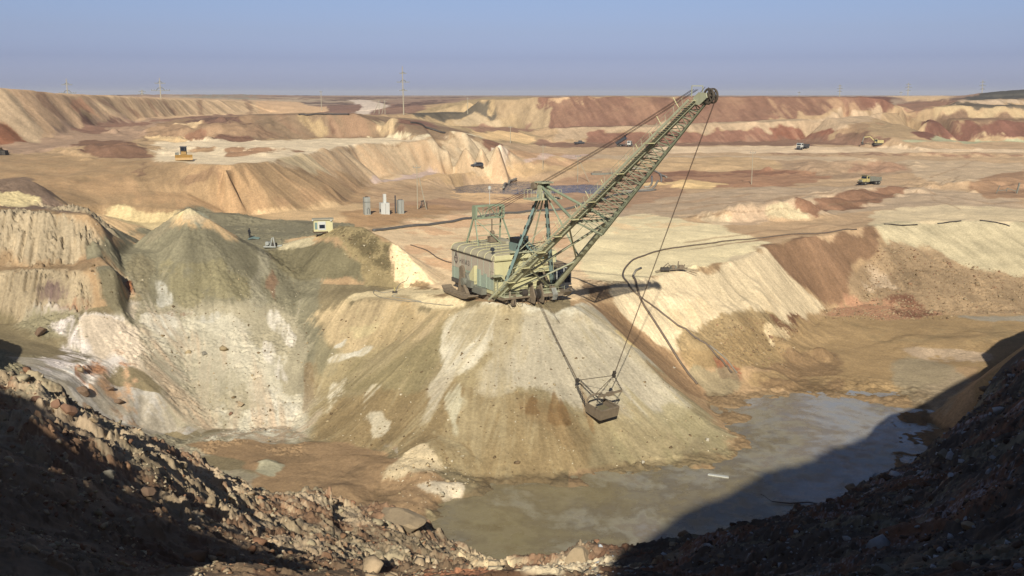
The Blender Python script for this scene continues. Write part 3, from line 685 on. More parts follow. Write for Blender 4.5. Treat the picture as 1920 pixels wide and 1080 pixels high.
A((176, 165, 138), [(470, 480), (492, 480), (500, 560), (470, 600), (455, 560)], plane='xz', a=.6)
A((160, 130, 92), [(550, 700), (572, 670), (600, 720), (596, 770), (562, 770)], plane='xz', a=.6)
# hut ridge
A((146, 134, 102), [(500, 470), (560, 458), (598, 446), (640, 480), (700, 535), (620, 530), (560, 528), (510, 500)])
A((182, 160, 116), [(600, 441), (630, 428), (652, 422), (702, 442), (755, 468), (815, 530), (760, 540), (700, 536), (650, 490)], rough=.35)
A((120, 106, 76), [(620, 440), (652, 424), (702, 442), (790, 500), (750, 510), (690, 500), (640, 460)], tex='r', a=.85, th=.1)
A((200, 182, 140), [(520, 468), (545, 452), (592, 440), (590, 452), (550, 466)], rough=.3)
# pad and the orange flat behind
A((222, 188, 142), [(700, 430), (860, 400), (1120, 395), (1200, 440), (1180, 500), (1120, 560), (760, 540)], 'F')
A((196, 152, 110), [(700, 430), (860, 400), (1120, 395), (1200, 440), (1150, 480), (860, 520), (780, 480)], 'F', tex='b', a=.7)
A((218, 194, 146), [(690, 545), (780, 530), (860, 545), (870, 580), (760, 570), (640, 565)], 'F')
A((150, 124, 90), [(720, 525), (800, 528), (860, 548), (830, 560), (770, 545)], 'F', tex='b', th=-.5)
A((222, 198, 150), [(1060, 420), (1200, 400), (1330, 420), (1440, 455), (1390, 485), (1250, 515), (1150, 545), (1090, 520)], 'F')
A((225, 180, 130), [(1120, 410), (1300, 400), (1320, 420), (1150, 440)], 'F', tex='b', a=.6)
A((226, 212, 178), [(900, 575), (1060, 572), (1110, 565), (1100, 590), (930, 596), (860, 588)], 'F')
A((150, 122, 92), [(1090, 520), (1130, 525), (1190, 545), (1150, 560), (1110, 560)], 'F', tex='r', th=-.7)
# fan
A((180, 160, 120), [(600, 560), (850, 580), (935, 592), (1075, 582), (1110, 566), (1410, 838), (1330, 874), (1130, 892), (1000, 896), (860, 908), (700, 850), (590, 830)], plane='xz', rough=.09, dy=22)
A((214, 186, 138), [(600, 562), (850, 580), (870, 590), (800, 650), (740, 670), (620, 660), (590, 600)], plane='xz', dy=14)
A((228, 205, 150), [(640, 575), (720, 580), (700, 620), (640, 640)], plane='xz', tex='b', a=.7, dy=14)
A((176, 144, 94), [(640, 585), (850, 585), (880, 592), (800, 680), (700, 660)], plane='xz', tex='s', a=.7, th=.1, dy=14)
A((158, 142, 102), [(700, 650), (830, 610), (870, 600), (820, 700), (760, 760), (640, 740), (640, 690)], plane='xz', a=.65, dy=14)
A((164, 138, 98), [(600, 770), (700, 740), (850, 700), (930, 720), (1100, 780), (1130, 892), (860, 908), (700, 850), (590, 830)], plane='xz', a=.8, dy=16)
A((170, 158, 124), [(590, 600), (640, 655), (620, 720), (585, 700)], plane='xz', a=.8, dy=14)
A((236, 222, 190), [(618, 672), (700, 645), (690, 665), (640, 680), (610, 690)], plane='xz', warp=.5, dy=14); A((232, 218, 186), [(620, 648), (655, 632), (650, 648), (628, 656)], plane='xz', warp=.5, dy=14)
A((232, 216, 180), [(862, 588), (930, 594), (950, 600), (930, 650), (885, 690), (850, 700), (812, 680), (830, 640)], plane='xz', dy=14, tex='s', th=-1.1)
A((232, 216, 182), [(812, 680), (860, 690), (840, 730), (800, 790), (780, 800), (800, 740)], plane='xz', tex='s', th=-.3, a=.9, dy=14)
A((224, 208, 172), [(620, 740), (660, 735), (640, 775), (620, 780)], plane='xz', tex='r', th=-.4, dy=14); A((224, 206, 168), [(680, 800), (720, 790), (710, 825), (680, 822)], plane='xz', tex='r', th=-.6, dy=14); A((216, 200, 164), [(690, 735), (712, 732), (690, 780), (675, 782)], plane='xz', tex='s', th=-.3, dy=14)
A((222, 210, 172), [(840, 730), (880, 700), (885, 760), (850, 810), (835, 790)], plane='xz', tex='s', th=-.4, dy=14)
A((203, 187, 154), [(940, 594), (1060, 582), (1105, 566), (1190, 640), (1290, 760), (1250, 800), (1150, 790), (1080, 760), (1010, 735), (960, 730), (900, 740), (915, 670)], plane='xz', a=.95, dy=14)
A((222, 210, 178), [(960, 600), (1060, 585), (1190, 650), (1290, 770), (1200, 780), (1080, 700)], plane='xz', tex='s', a=.5, dy=14)
A((166, 134, 92), [(975, 735), (990, 728), (1060, 760), (1110, 830), (1060, 840), (1000, 800), (975, 770)], plane='xz', a=.6, tex='s', th=-.5, dy=14)
for (u, v, h_) in ((990, 728, 50), (1027, 720, 80), (1045, 735, 60)):
    A((150, 116, 76), [(u, v), (u + 22, v + h_), (u - 8, v + h_)], plane='xz', a=.8, warp=.5, dy=14)
A((150, 118, 74), [(1168, 745), (1180, 750), (1215, 790), (1205, 790)], plane='xz', a=.8, warp=.4, dy=14); A((152, 118, 74), [(1152, 782), (1165, 788), (1206, 838), (1196, 832)], plane='xz', a=.8, warp=.4, dy=14); A((160, 124, 82), [(1085, 710), (1094, 700), (1106, 760), (1120, 830), (1095, 780)], plane='xz', a=.6, warp=.4, dy=14)
A((174, 158, 118), [(1150, 780), (1280, 770), (1410, 836), (1330, 874), (1200, 874), (1150, 840)], plane='xz', a=.8, dy=14)
A((206, 196, 150), [(1100, 690), (1290, 760), (1400, 835), (1340, 850), (1200, 790)], plane='xz', a=.5, tex='s', th=.2, dy=14)
A((212, 180, 122), [(1158, 626), (1180, 632), (1205, 660), (1190, 662), (1165, 640)], warp=.6, rough=.2)
for c_, a_, th_ in (((222, 208, 174), .42, .5), ((136, 112, 76), .55, .35), ((180, 160, 118), .5, .1)):
    A(c_, [(620, 600), (850, 585), (935, 592), (1075, 582), (1110, 570), (1400, 836), (1330, 872), (1130, 888), (1000, 892), (860, 900), (700, 845), (600, 820)], plane='xz', tex='s', a=a_, th=th_, dy=22)
for c_, a_, th_ in (((226, 214, 188), .5, .5), ((150, 132, 98), .5, .4), ((186, 146, 110), .4, .9)):
    A(c_, [(250, 500), (560, 520), (600, 828), (350, 832), (270, 640)], plane='xz', tex='s', a=a_, th=th_, dy=20)
# floor of the pit
A((150, 122, 90), [(340, 835), (420, 826), (600, 826), (700, 845), (860, 905), (790, 968), (700, 950), (480, 890)], 'F')
A((132, 108, 80), [(380, 850), (500, 840), (640, 860), (700, 890), (600, 900), (450, 880)], 'F', tex='b', a=.6)
A((205, 182, 140), [(720, 905), (755, 860), (790, 832), (830, 868), (840, 890), (800, 890), (760, 902)], warp=.8, rough=.2); A((216, 196, 160), [(770, 912), (800, 905), (855, 905), (870, 930), (830, 935)], rough=.2); A((180, 162, 122), [(710, 965), (800, 940), (815, 960), (770, 975)], 'F', rough=.15)
A((176, 166, 136), [(480, 868), (500, 862), (525, 880), (510, 895), (480, 890)])
# gully and sand lobe on the right
A((150, 120, 88), [(1090, 556), (1150, 575), (1230, 640), (1300, 700), (1340, 745), (1310, 750), (1230, 690), (1160, 625), (1110, 580)], rough=.12)
A((232, 206, 160), [(1150, 540), (1250, 512), (1330, 500), (1440, 462), (1550, 572), (1490, 620), (1400, 600), (1330, 660), (1230, 640), (1150, 575)], rough=.06)
A((196, 164, 115), [(1440, 480), (1550, 572), (1480, 570), (1330, 640), (1250, 600)], tex='s', a=.35, th=.4)
A((170, 142, 100), [(1318, 620), (1345, 600), (1420, 590), (1500, 600), (1520, 640), (1470, 680), (1400, 700), (1340, 680), (1300, 690), (1270, 640)], rough=.4, a=.9)
A((218, 190, 142), [(1440, 620), (1480, 615), (1500, 650), (1450, 665)], rough=.2); A((178, 122, 90), [(1340, 660), (1400, 690), (1390, 720), (1350, 700)], tex='r', th=-.4)
A((162, 150, 118), [(1290, 690), (1380, 690), (1400, 735), (1330, 750)], a=.7)
A((126, 92, 68), [(1450, 600), (1490, 590), (1530, 600), (1510, 650), (1480, 640)], tex='r', th=-.8, rough=.3)
A((156, 120, 90), [(1428, 462), (1540, 441), (1640, 424), (1660, 450), (1610, 500), (1600, 560), (1555, 574), (1500, 525), (1450, 480)], rough=.05)
A((216, 196, 150), [(1640, 424), (1700, 415), (1980, 415), (1980, 520), (1840, 512), (1740, 480), (1680, 460)], rough=.1)
A((180, 150, 114), [(1660, 452), (1700, 450), (1760, 478), (1850, 515), (1980, 515), (1980, 590), (1700, 584), (1600, 572), (1605, 500)], rough=.42)
A((205, 176, 138), [(1620, 500), (1650, 490), (1690, 540), (1660, 560), (1620, 540)], tex='b', th=-.5)
A((182, 136, 104), [(1530, 580), (1600, 562), (1700, 575), (1790, 590), (1700, 598), (1560, 598)], rough=.2, tex='r', th=-1.0); A((132, 92, 70), [(1660, 560), (1710, 560), (1760, 590), (1680, 590)], tex='r', th=-.4)
A((160, 132, 94), [(1500, 600), (1600, 596), (1980, 588), (1980, 665), (1800, 690), (1700, 745), (1600, 738), (1480, 735), (1400, 730), (1450, 670)], 'F', rough=.1)
A((134, 106, 78), [(1420, 680), (1560, 655), (1600, 700), (1560, 735), (1430, 735)], 'F', a=.7, rough=.18, tex='b', th=-.8)
A((150, 142, 120), [(1700, 660), (1810, 690), (1800, 760), (1740, 790), (1690, 740), (1670, 690)], 'F', a=.5, soft=2.5)
A((186, 160, 130), [(1690, 650), (1780, 655), (1850, 662), (1830, 690), (1760, 680), (1700, 668)], 'F', rough=.15, warp=1.2, tex='b', th=-.8)
A((150, 144, 130), [(1780, 592), (1980, 592), (1980, 602), (1840, 604)], 'F', a=.7); A((136, 116, 84), [(1600, 610), (1980, 606), (1980, 640), (1640, 640)], 'F', a=.5, tex='b')

# wheel tracks on the haul roads
for ps_ in ([(1700, 325), (1708, 345), (1730, 362), (1760, 378), (1800, 392)], [(1722, 322), (1728, 345), (1750, 362), (1790, 378)], [(1230, 398), (1400, 378), (1560, 362), (1700, 345), (1790, 318), (1830, 300)], [(1290, 408), (1450, 392), (1600, 380), (1720, 360), (1800, 330)],
            [(1700, 350), (1760, 366), (1850, 380), (1920, 384)], [(1240, 382), (1400, 366), (1560, 356)], [(1290, 470), (1400, 452), (1520, 440), (1640, 410)], [(1280, 455), (1400, 438), (1540, 424)]):
    A((158, 126, 96), bandpoly(ps_, 2.2), 'F', a=.55, warp=.2, soft=.35)
for k in range(9):
    A((168, 132, 100), bandpoly([(1330 + k * 12, 462 - k * 1.5), (1420 + k * 14, 448 - k * 1.5), (1490 + k * 12, 440 - k)], 1.6), 'F', a=.35, warp=.3, soft=.3)
# soil colours fade towards one greyed tan with distance
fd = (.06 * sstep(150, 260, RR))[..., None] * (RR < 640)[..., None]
far_tan = alb((186, 156, 118), 'N') * 1.12
BASE = BASE * (1 - fd) + far_tan * fd
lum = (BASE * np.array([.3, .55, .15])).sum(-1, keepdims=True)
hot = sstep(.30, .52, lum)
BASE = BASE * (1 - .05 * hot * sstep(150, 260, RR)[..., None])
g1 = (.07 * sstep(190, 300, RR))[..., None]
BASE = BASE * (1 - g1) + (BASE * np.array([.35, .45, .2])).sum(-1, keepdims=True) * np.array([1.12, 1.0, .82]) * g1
# near bank
nb = sstep(95, 90, RR) * (H > -44.5)
dist_in = sstep(0, 1, RR / 60)
nbm = (RR < 96) & (H > -45.8)
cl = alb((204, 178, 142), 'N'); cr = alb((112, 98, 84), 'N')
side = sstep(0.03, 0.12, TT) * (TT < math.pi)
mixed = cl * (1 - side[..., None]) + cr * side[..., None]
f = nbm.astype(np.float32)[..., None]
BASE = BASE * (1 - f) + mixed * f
n1 = samp(N_FBM[2], X / 46, Y / 46); n2 = samp(N_ROUGH, X / 14, Y / 14)
lfm = f * (1 - side[..., None])
for col_, th_, amt in (((154, 112, 84), 0.1, .75), ((220, 194, 158), 0.35, .7), ((176, 164, 132), 1.0, .5)):
    nz = {154: n1, 220: samp(N_FBM[0], X / 36, Y / 30), 176: samp(N_FBM[1], X / 52, Y / 52)}[col_[0]]
    g = (sstep(th_ - .2, th_ + .5, nz + .35 * n2) * amt)[..., None] * f * (1 if col_[0] != 220 else (1 - side[..., None]))
    BASE = BASE * (1 - g) + alb(col_, 'N') * g
# earthy soil close to the left, darkened to deepen its shade; frost dusted clods on the right
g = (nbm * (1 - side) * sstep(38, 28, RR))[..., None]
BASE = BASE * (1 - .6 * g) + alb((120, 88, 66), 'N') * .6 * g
snow = nbm * side * sstep(.14, .24, TT) * sstep(.9, 1.5, n1 * .6 + samp(N_FINE, X / 22, Y / 22)) * sstep(.0, .8, samp(N_FBM[0], X / 40, Y / 40) + .3)
BASE = BASE * (1 - .4 * snow[..., None]) + alb((225, 228, 235), 'N') * .4 * snow[..., None]
ROUGH[nbm] = 0.0

# streaks and specks in the soil itself
k1 = (1 + wt * (0.13 * S1 + 0.12 * S2) + 0.035 * NB + 0.03 * NF)
BASE *= np.clip(k1, 0.45, 1.6)[..., None]

# wet silt along the water's edge
wet = (sstep(-46.05, -46.4, H + .12 * NB2) * (RR > 90) * (RR < 170))[..., None]
BASE = BASE * (1 - .6 * wet) + alb((112, 92, 66), 'F') * .6 * wet
# ------------------------------------------------------------------ relief of the surface
steep = sstep(1.0, 1.8, SL)
midd = sstep(100, 112, RR)
H0 = H.copy()
_wx = .012 * samp(N_SM[0], X / 19, Y / 19); _wy = .012 * samp(N_SM[1], X / 19, Y / 19)
cl_a = samp(C_D, X / 52 + _wx, Y / 52 + _wy); cl_b = samp(C_D, X / 21 + .3 + _wy, Y / 21 + _wx)
patchy = sstep(-.9, .9, NB2 + .5 * samp(N_SM[1], X / 33, Y / 33))
lump = samp(N_ROUGH, X / 26, Y / 26); lump2 = samp(N_FINE, X / 24, Y / 24)
shore = np.exp(-((H + 46.55) / .55) ** 2) * (RR > 90) * (RR < 175)
H = H + shore * (.16 * samp(N_SM[0], X / 26, Y / 26) + .07 * samp(N_SM[1], X / 7, Y / 7) + .03 * samp(N_FBM[0], X / 9, Y / 9))
H = H + np.maximum(ROUGH - .06, 0) * midd * patchy * 1.25 * (0.9 * (.5 - cl_a) + 0.5 * (.5 - cl_b) + .25 * lump)
H = H + midd * wt * np.minimum(RR / 150, 1.3) * (0.10 * S2 + 0.05 * S1) * sstep(.2, .5, SL)
cream = (ROUGH > 0.5)
gully = lic(N_ROUGH, 120.0, 0.25, 12); gully /= gully.std()
H = H + cream * wt * (-2.0 * np.clip(np.abs(gully) * -1 + .55, 0, 1) + 0.5 * gully)
H = H + midd * 0.008 * samp(N_FINE, X / 30, Y / 30) + midd * (H > -46.2) * 0.10 * samp(N_SM[0], X / 60, Y / 60) * (1 + far)
# the near bank: lumps and blocks of every size
n_a = samp(N_SM[0], X / 42, Y / 42); n_b = samp(N_SM[1], X / 13, Y / 13)
def clods(period, ox, oy, keep):
    # rounded blocks standing in the surface: some cells hold one, others none
    px, py = X / period + ox, Y / period + oy
    wx = 0.012 * samp(N_SM[0], X / (period * .35), Y / (period * .35)); wy = 0.012 * samp(N_SM[1], X / (period * .35), Y / (period * .35))
    d = samp(C_D, px + wx, py + wy); e = samp(C_E, px + wx, py + wy)
    xi = (np.mod(px + wx, 1) * NN).astype(int) % NN; yi = (np.mod(py + wy, 1) * NN).astype(int) % NN
    v = C_V[yi, xi]
    return np.where(v < keep, (v / keep) * sstep(0.0, 0.28, e) * (1 - .5 * d), 0)
n_big = clods(60.0, .1, .2, .5); n_mid = clods(23.0, .4, .7, .6); n_sml = clods(9.0, .8, .3, .7)
nearw = nbm * sstep(3.0, 9.0, RR) * sstep(96, 84, RR)
sc = np.clip(RR / 34, .3, 1.1)
H = H + nearw * sc * (0.26 * n_a + 0.10 * n_b + 0.42 * n_big * sstep(10, 30, RR) + 0.26 * n_mid + 0.12 * n_sml - .25 - .32 * sstep(36, 50, RR) * (TT > -.19)) * np.where(side > .5, .8, 1.0)
H = np.where(RR < 4, np.minimum(H, -1.65), H)

def build_ground():
    me = bpy.data.meshes.new("ground")
    nv = NR * NT
    co = np.stack([X, Y, H], -1).reshape(-1, 3).astype(np.float32)
    i = np.arange(NR - 1)[:, None]; j = np.arange(NT)[None, :]; j2 = (j + 1) % NT
    f = np.stack([i * NT + j, (i + 1) * NT + j, (i + 1) * NT + j2, i * NT + j2], -1).reshape(-1, 4)
    # close the middle
    c0 = nv
    co = np.vstack([co, [[0, 0, float(H[0].mean())]]]).astype(np.float32)
    fan = np.stack([np.full(NT, c0), np.arange(NT), (np.arange(NT) + 1) % NT], -1)
    nf = len(f); nt_ = len(fan)
    me.vertices.add(nv + 1); me.vertices.foreach_set('co', co.ravel())
    me.loops.add(nf * 4 + nt_ * 3); me.polygons.add(nf + nt_)
    me.loops.foreach_set('vertex_index', np.concatenate([f.ravel(), fan.ravel()]).astype(np.int32))
    ls = np.concatenate([np.arange(nf) * 4, nf * 4 + np.arange(nt_) * 3]).astype(np.int32)
    me.polygons.foreach_set('loop_start', ls)
    me.polygons.foreach_set('use_smooth', np.ones(nf + nt_, bool))
    at = me.color_attributes.new("soil", 'FLOAT_COLOR', 'POINT')
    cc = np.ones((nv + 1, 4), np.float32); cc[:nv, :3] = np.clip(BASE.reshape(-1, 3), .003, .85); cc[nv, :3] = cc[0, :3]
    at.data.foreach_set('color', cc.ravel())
    me.update()
    o = bpy.data.objects.new("ground", me); COL.objects.link(o)
    o["kind"] = "structure"
    return o

def new_mat(name):
    m = bpy.data.materials.new(name); m.use_nodes = True
    return m, m.node_tree.nodes, m.node_tree.links, m.node_tree.nodes["Principled BSDF"]
def noise_node(n, l, scale, detail=6, rough=.6, vec=None, dist=0.0):
    t = n.new("ShaderNodeTexNoise"); t.inputs["Scale"].default_value = scale
    t.inputs["Detail"].default_value = detail; t.inputs["Roughness"].default_value = rough; t.inputs["Distortion"].default_value = dist
    if vec is not None: l.new(vec, t.inputs["Vector"])
    return t
def ground_material():
    m, n, l, b = new_mat("soil")
    b.inputs["Roughness"].default_value = 0.95
    b.inputs["Specular IOR Level"].default_value = 0.15
    att = n.new("ShaderNodeAttribute"); att.attribute_name = "soil"
    tc = n.new("ShaderNodeTexCoord")
    n1 = noise_node(n, l, 2.6, 9, .68, tc.outputs["Object"])
    n2 = noise_node(n, l, 0.35, 8, .65, tc.outputs["Object"])
    # multiply the soil colour by two sizes of mottling
    r1 = n.new("ShaderNodeMapRange"); l.new(n1.outputs["Fac"], r1.inputs[0])
    r1.inputs[1].default_value = .25; r1.inputs[2].default_value = .75; r1.inputs[3].default_value = .70; r1.inputs[4].default_value = 1.28
    r2 = n.new("ShaderNodeMapRange"); l.new(n2.outputs["Fac"], r2.inputs[0])
    r2.inputs[1].default_value = .3; r2.inputs[2].default_value = .7; r2.inputs[3].default_value = .86; r2.inputs[4].default_value = 1.13
    mm = n.new("ShaderNodeMath"); mm.operation = 'MULTIPLY'; l.new(r1.outputs[0], mm.inputs[0]); l.new(r2.outputs[0], mm.inputs[1])
    mx = n.new("ShaderNodeVectorMath"); mx.operation = 'SCALE'; l.new(att.outputs["Color"], mx.inputs[0]); l.new(mm.outputs[0], mx.inputs["Scale"])
    l.new(mx.outputs[0], b.inputs["Base Color"])
    n3 = noise_node(n, l, 5.0, 8, .7, tc.outputs["Object"]); n4 = noise_node(n, l, 0.9, 7, .6, tc.outputs["Object"])
    bp = n.new("ShaderNodeBump"); bp.inputs["Strength"].default_value = .55; bp.inputs["Distance"].default_value = .07; l.new(n3.outputs["Fac"], bp.inputs["Height"])
    bp2 = n.new("ShaderNodeBump"); bp2.inputs["Strength"].default_value = .5; bp2.inputs["Distance"].default_value = .10; l.new(n4.outputs["Fac"], bp2.inputs["Height"])
    l.new(bp.outputs[0], bp2.inputs["Normal"])
    l.new(bp2.outputs[0], b.inputs["Normal"])
    return m
A((182, 164, 134), [(1000, 1068), (1050, 1048), (1100, 1040), (1160, 1046), (1150, 1066), (1080, 1080), (1010, 1080)], 'N', dy=0)
A((182, 160, 126), [(850, 1030), (900, 1036), (960, 1052), (985, 1066), (960, 1072), (880, 1056)], 'N')
A((150, 104, 76), [(780, 1052), (900, 1060), (990, 1072), (980, 1082), (800, 1080)], 'N', tex='b', th=-.6)
ground = build_ground()
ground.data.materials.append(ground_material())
scene.view_settings.exposure = EXPO
def gh(x, y): return float(lookup(H, x, y))
def hit2(u, v):
    r = ray(u, v)
    x = r[0] / r[1] * _ts; z = r[2] / r[1] * _ts
    h = lookup(H, x, _ts); k = max(1, int(np.argmax(z < h)))
    a = z[k - 1] - h[k - 1]; b = h[k] - z[k]
    t = _ts[k - 1] + (_ts[k] - _ts[k - 1]) * a / (a + b)
    return (r[0] / r[1] * t, t, r[2] / r[1] * t)

# ------------------------------------------------------------------ water
def water_mat(name, stops, rough, grad=None):
    m, n, l, b = new_mat(name)
    tc = n.new("ShaderNodeTexCoord")
    n1 = noise_node(n, l, .075, 11, .68, tc.outputs["Object"], .25)
    src = n1.outputs["Fac"]
    if grad:      # silt lies thicker towards one side of the pond
        sp = n.new("ShaderNodeSeparateXYZ"); l.new(tc.outputs["Object"], sp.inputs[0])
        mr = n.new("ShaderNodeMapRange"); l.new(sp.outputs["X"], mr.inputs[0])
        mr.inputs[1].default_value, mr.inputs[2].default_value = grad; mr.inputs[3].default_value = -.16; mr.inputs[4].default_value = .16
        ad = n.new("ShaderNodeMath"); l.new(src, ad.inputs[0]); l.new(mr.outputs[0], ad.inputs[1]); src = ad.outputs[0]
    rp = n.new("ShaderNodeValToRGB"); l.new(src, rp.inputs[0])
    e = rp.color_ramp.elements
    while len(e) < len(stops): e.new(.5)
    for el_, (p_, c_) in zip(e, stops): el_.position = p_; el_.color = (*(srgb(c_) / LIGHT_TINT / (.78 * K)), 1)
    l.new(rp.outputs[0], b.inputs["Base Color"])
    vr = n.new("ShaderNodeTexVoronoi"); vr.feature = 'DISTANCE_TO_EDGE'; vr.inputs["Scale"].default_value = .32; l.new(tc.outputs["Object"], vr.inputs["Vector"])
    n3 = noise_node(n, l, .5, 6, .6, tc.outputs["Object"])
    rr = n.new("ShaderNodeMapRange"); l.new(n3.outputs["Fac"], rr.inputs[0]); rr.inputs[1].default_value = .4; rr.inputs[2].default_value = .62; rr.inputs[3].default_value = rough; rr.inputs[4].default_value = rough + .3
    l.new(rr.outputs[0], b.inputs["Roughness"])
    b.inputs["Specular IOR Level"].default_value = .45
    n2 = noise_node(n, l, 2.2, 4, .5, tc.outputs["Object"])
    bp = n.new("ShaderNodeBump"); bp.inputs["Strength"].default_value = .2; bp.inputs["Distance"].default_value = .015
    l.new(n2.outputs["Fac"], bp.inputs["Height"]); l.new(bp.outputs[0], b.inputs["Normal"])
    return m
def sheet(name, outline, z, mat, kind="structure"):
    me = bpy.data.meshes.new(name)
    me.from_pydata([(x, y, z) for x, y in outline], [], [list(range(len(outline)))])
    me.update()
    if me.polygons[0].normal.z < 0: me.flip_normals()
    me.materials.append(mat)
    o = bpy.data.objects.new(name, me); COL.objects.link(o); o["kind"] = kind
    return o
pond_mat = water_mat("pond_water", [(.28, (122, 106, 74)), (.38, (142, 128, 96)), (.45, (126, 112, 84)), (.52, (152, 142, 118)), (.58, (136, 122, 100)), (.66, (158, 152, 142)), (.74, (150, 150, 148))], .12, (-20, 62))
sheet("pond_water", [(-24, 78), (58, 78), (80, 110), (82, 160), (20, 160), (-24, 130)], -46.62, pond_mat)
dark_water = water_mat("settling_water", [(.4, (84, 80, 84)), (.6, (104, 98, 98))], .12)
sheet("settling_water", [(-30, 292), (60, 292), (60, 352), (-40, 352)], -30.05, dark_water)

# ================================================================== things
def tag(o, label=None, cat=None, group=None, kind=None):
    if label: o["label"] = label
    if cat: o["category"] = cat
    if group: o["group"] = group
    if kind: o["kind"] = kind
    return o
def empty(name, loc, rz=0.0):
    o = bpy.data.objects.new(name, None); COL.objects.link(o)
    o.location = loc; o.rotation_euler = (0, 0, rz); o.empty_display_size = .5
    return o
class MB:
    def __init__(s): s.v = []; s.f = []
    def add(s, vs, fs):
        k = len(s.v); s.v += [tuple(p) for p in vs]; s.f += [tuple(i + k for i in f) for f in fs]; return s
    def box(s, x0, x1, y0, y1, z0, z1):
        return s.add([(x, y, z) for z in (z0, z1) for y in (y0, y1) for x in (x0, x1)], [(0, 2, 3, 1), (4, 5, 7, 6), (0, 1, 5, 4), (2, 6, 7, 3), (0, 4, 6, 2), (1, 3, 7, 5)])
    def _frame(s, a, b, up=(0, 0, 1)):
        a, b = Vector(a), Vector(b); d = (b - a).normalized(); u = Vector(up)
        if abs(d.dot(u)) > .95: u = Vector((1, 0, 0))
        x = d.cross(u).normalized(); return a, b, x, x.cross(d).normalized()
    def bar(s, a, b, w, h=None, w2=None):
        h = h or w; k = (w2 / w) if w2 else 1
        a, b, x, y = s._frame(a, b)
        vs = [p + x * (sx * w / 2 * m) + y * (sy * h / 2 * m) for p, m in ((a, 1), (b, k)) for sx, sy in ((-1, -1), (1, -1), (1, 1), (-1, 1))]
        return s.add(vs, [(0, 1, 2, 3), (7, 6, 5, 4), (0, 4, 5, 1), (1, 5, 6, 2), (2, 6, 7, 3), (3, 7, 4, 0)])
    def tube(s, a, b, r, r2=None, n=8):
        r2 = r if r2 is None else r2
        a, b, x, y = s._frame(a, b)
        vs = [p + (x * math.cos(t) + y * math.sin(t)) * rr for p, rr in ((a, r), (b, r2)) for t in [2 * math.pi * k / n for k in range(n)]]
        return s.add(vs, [(k, (k + 1) % n, n + (k + 1) % n, n + k) for k in range(n)] + [tuple(range(n - 1, -1, -1)), tuple(range(n, 2 * n))])
    def path(s, ps, r, n=6):
        ps = [Vector(p) for p in ps]; k0 = len(s.v); m = len(ps); rs = r if isinstance(r, (list, tuple)) else [r] * m
        for i, p in enumerate(ps):
            d = (ps[min(i + 1, m - 1)] - ps[max(i - 1, 0)]).normalized(); u = Vector((0, 0, 1)) if abs(d.z) < .95 else Vector((1, 0, 0))
            x = d.cross(u).normalized(); y = x.cross(d)
            s.v += [tuple(p + (x * math.cos(t) + y * math.sin(t)) * rs[i]) for t in [2 * math.pi * k / n for k in range(n)]]
        for i in range(m - 1):
            s.f += [(k0 + i * n + k, k0 + i * n + (k + 1) % n, k0 + (i + 1) * n + (k + 1) % n, k0 + (i + 1) * n + k) for k in range(n)]
        s.f += [tuple(k0 + k for k in range(n - 1, -1, -1)), tuple(k0 + (m - 1) * n + k for k in range(n))]
        return s
    def prism(s, poly, y0, y1, axis='y'):
        """outline in two axes, thickness along the third"""
        def P(a, b, c): return {'y': (a, c, b), 'x': (c, a, b), 'z': (a, b, c)}[axis]
        n = len(poly); vs = [P(a, b, y0) for a, b in poly] + [P(a, b, y1) for a, b in poly]
        return s.add(vs, [tuple(range(n)), tuple(range(2 * n - 1, n - 1, -1))] + [(k, n + k, n + (k + 1) % n, (k + 1) % n) for k in range(n)])
    def disc(s, c, r, h, axis='y', n=24, r_in=0.0):
        c = Vector(c); ax = {'x': Vector((1, 0, 0)), 'y': Vector((0, 1, 0)), 'z': Vector((0, 0, 1))}[axis]
        if r_in <= 0: return s.tube(c - ax * h / 2, c + ax * h / 2, r, n=n)
        e1 = {'x': Vector((0, 1, 0)), 'y': Vector((1, 0, 0)), 'z': Vector((1, 0, 0))}[axis]; e2 = ax.cross(e1)
        vs = [c + ax * o + (e1 * math.cos(t) + e2 * math.sin(t)) * rr for o in (-h / 2, h / 2) for rr in (r_in, r) for t in [2 * math.pi * k / n for k in range(n)]]
        fs = []
        for k in range(n):
            j = (k + 1) % n
            fs += [(k, j, n + j, n + k), (2 * n + k, 3 * n + k, 3 * n + j, 2 * n + j), (n + k, n + j, 3 * n + j, 3 * n + k), (k, 2 * n + k, 2 * n + j, j)]
        return s.add(vs, fs)
    def build(s, name, mat, parent=None, smooth=False, bevel=0.0):
        me = bpy.data.meshes.new(name); me.from_pydata(s.v, [], s.f)
        import bmesh
        bm = bmesh.new(); bm.from_mesh(me); bmesh.ops.recalc_face_normals(bm, faces=bm.faces); bm.to_mesh(me); bm.free()
        me.materials.append(mat)
        if smooth: me.polygons.foreach_set('use_smooth', [True] * len(me.polygons))
        me.update()
        o = bpy.data.objects.new(name, me); COL.objects.link(o)
        if parent is not None: o.parent = parent
        if bevel:
            b = o.modifiers.new("bevel", 'BEVEL'); b.width = bevel; b.segments = 2; b.limit_method = 'ANGLE'
        return o

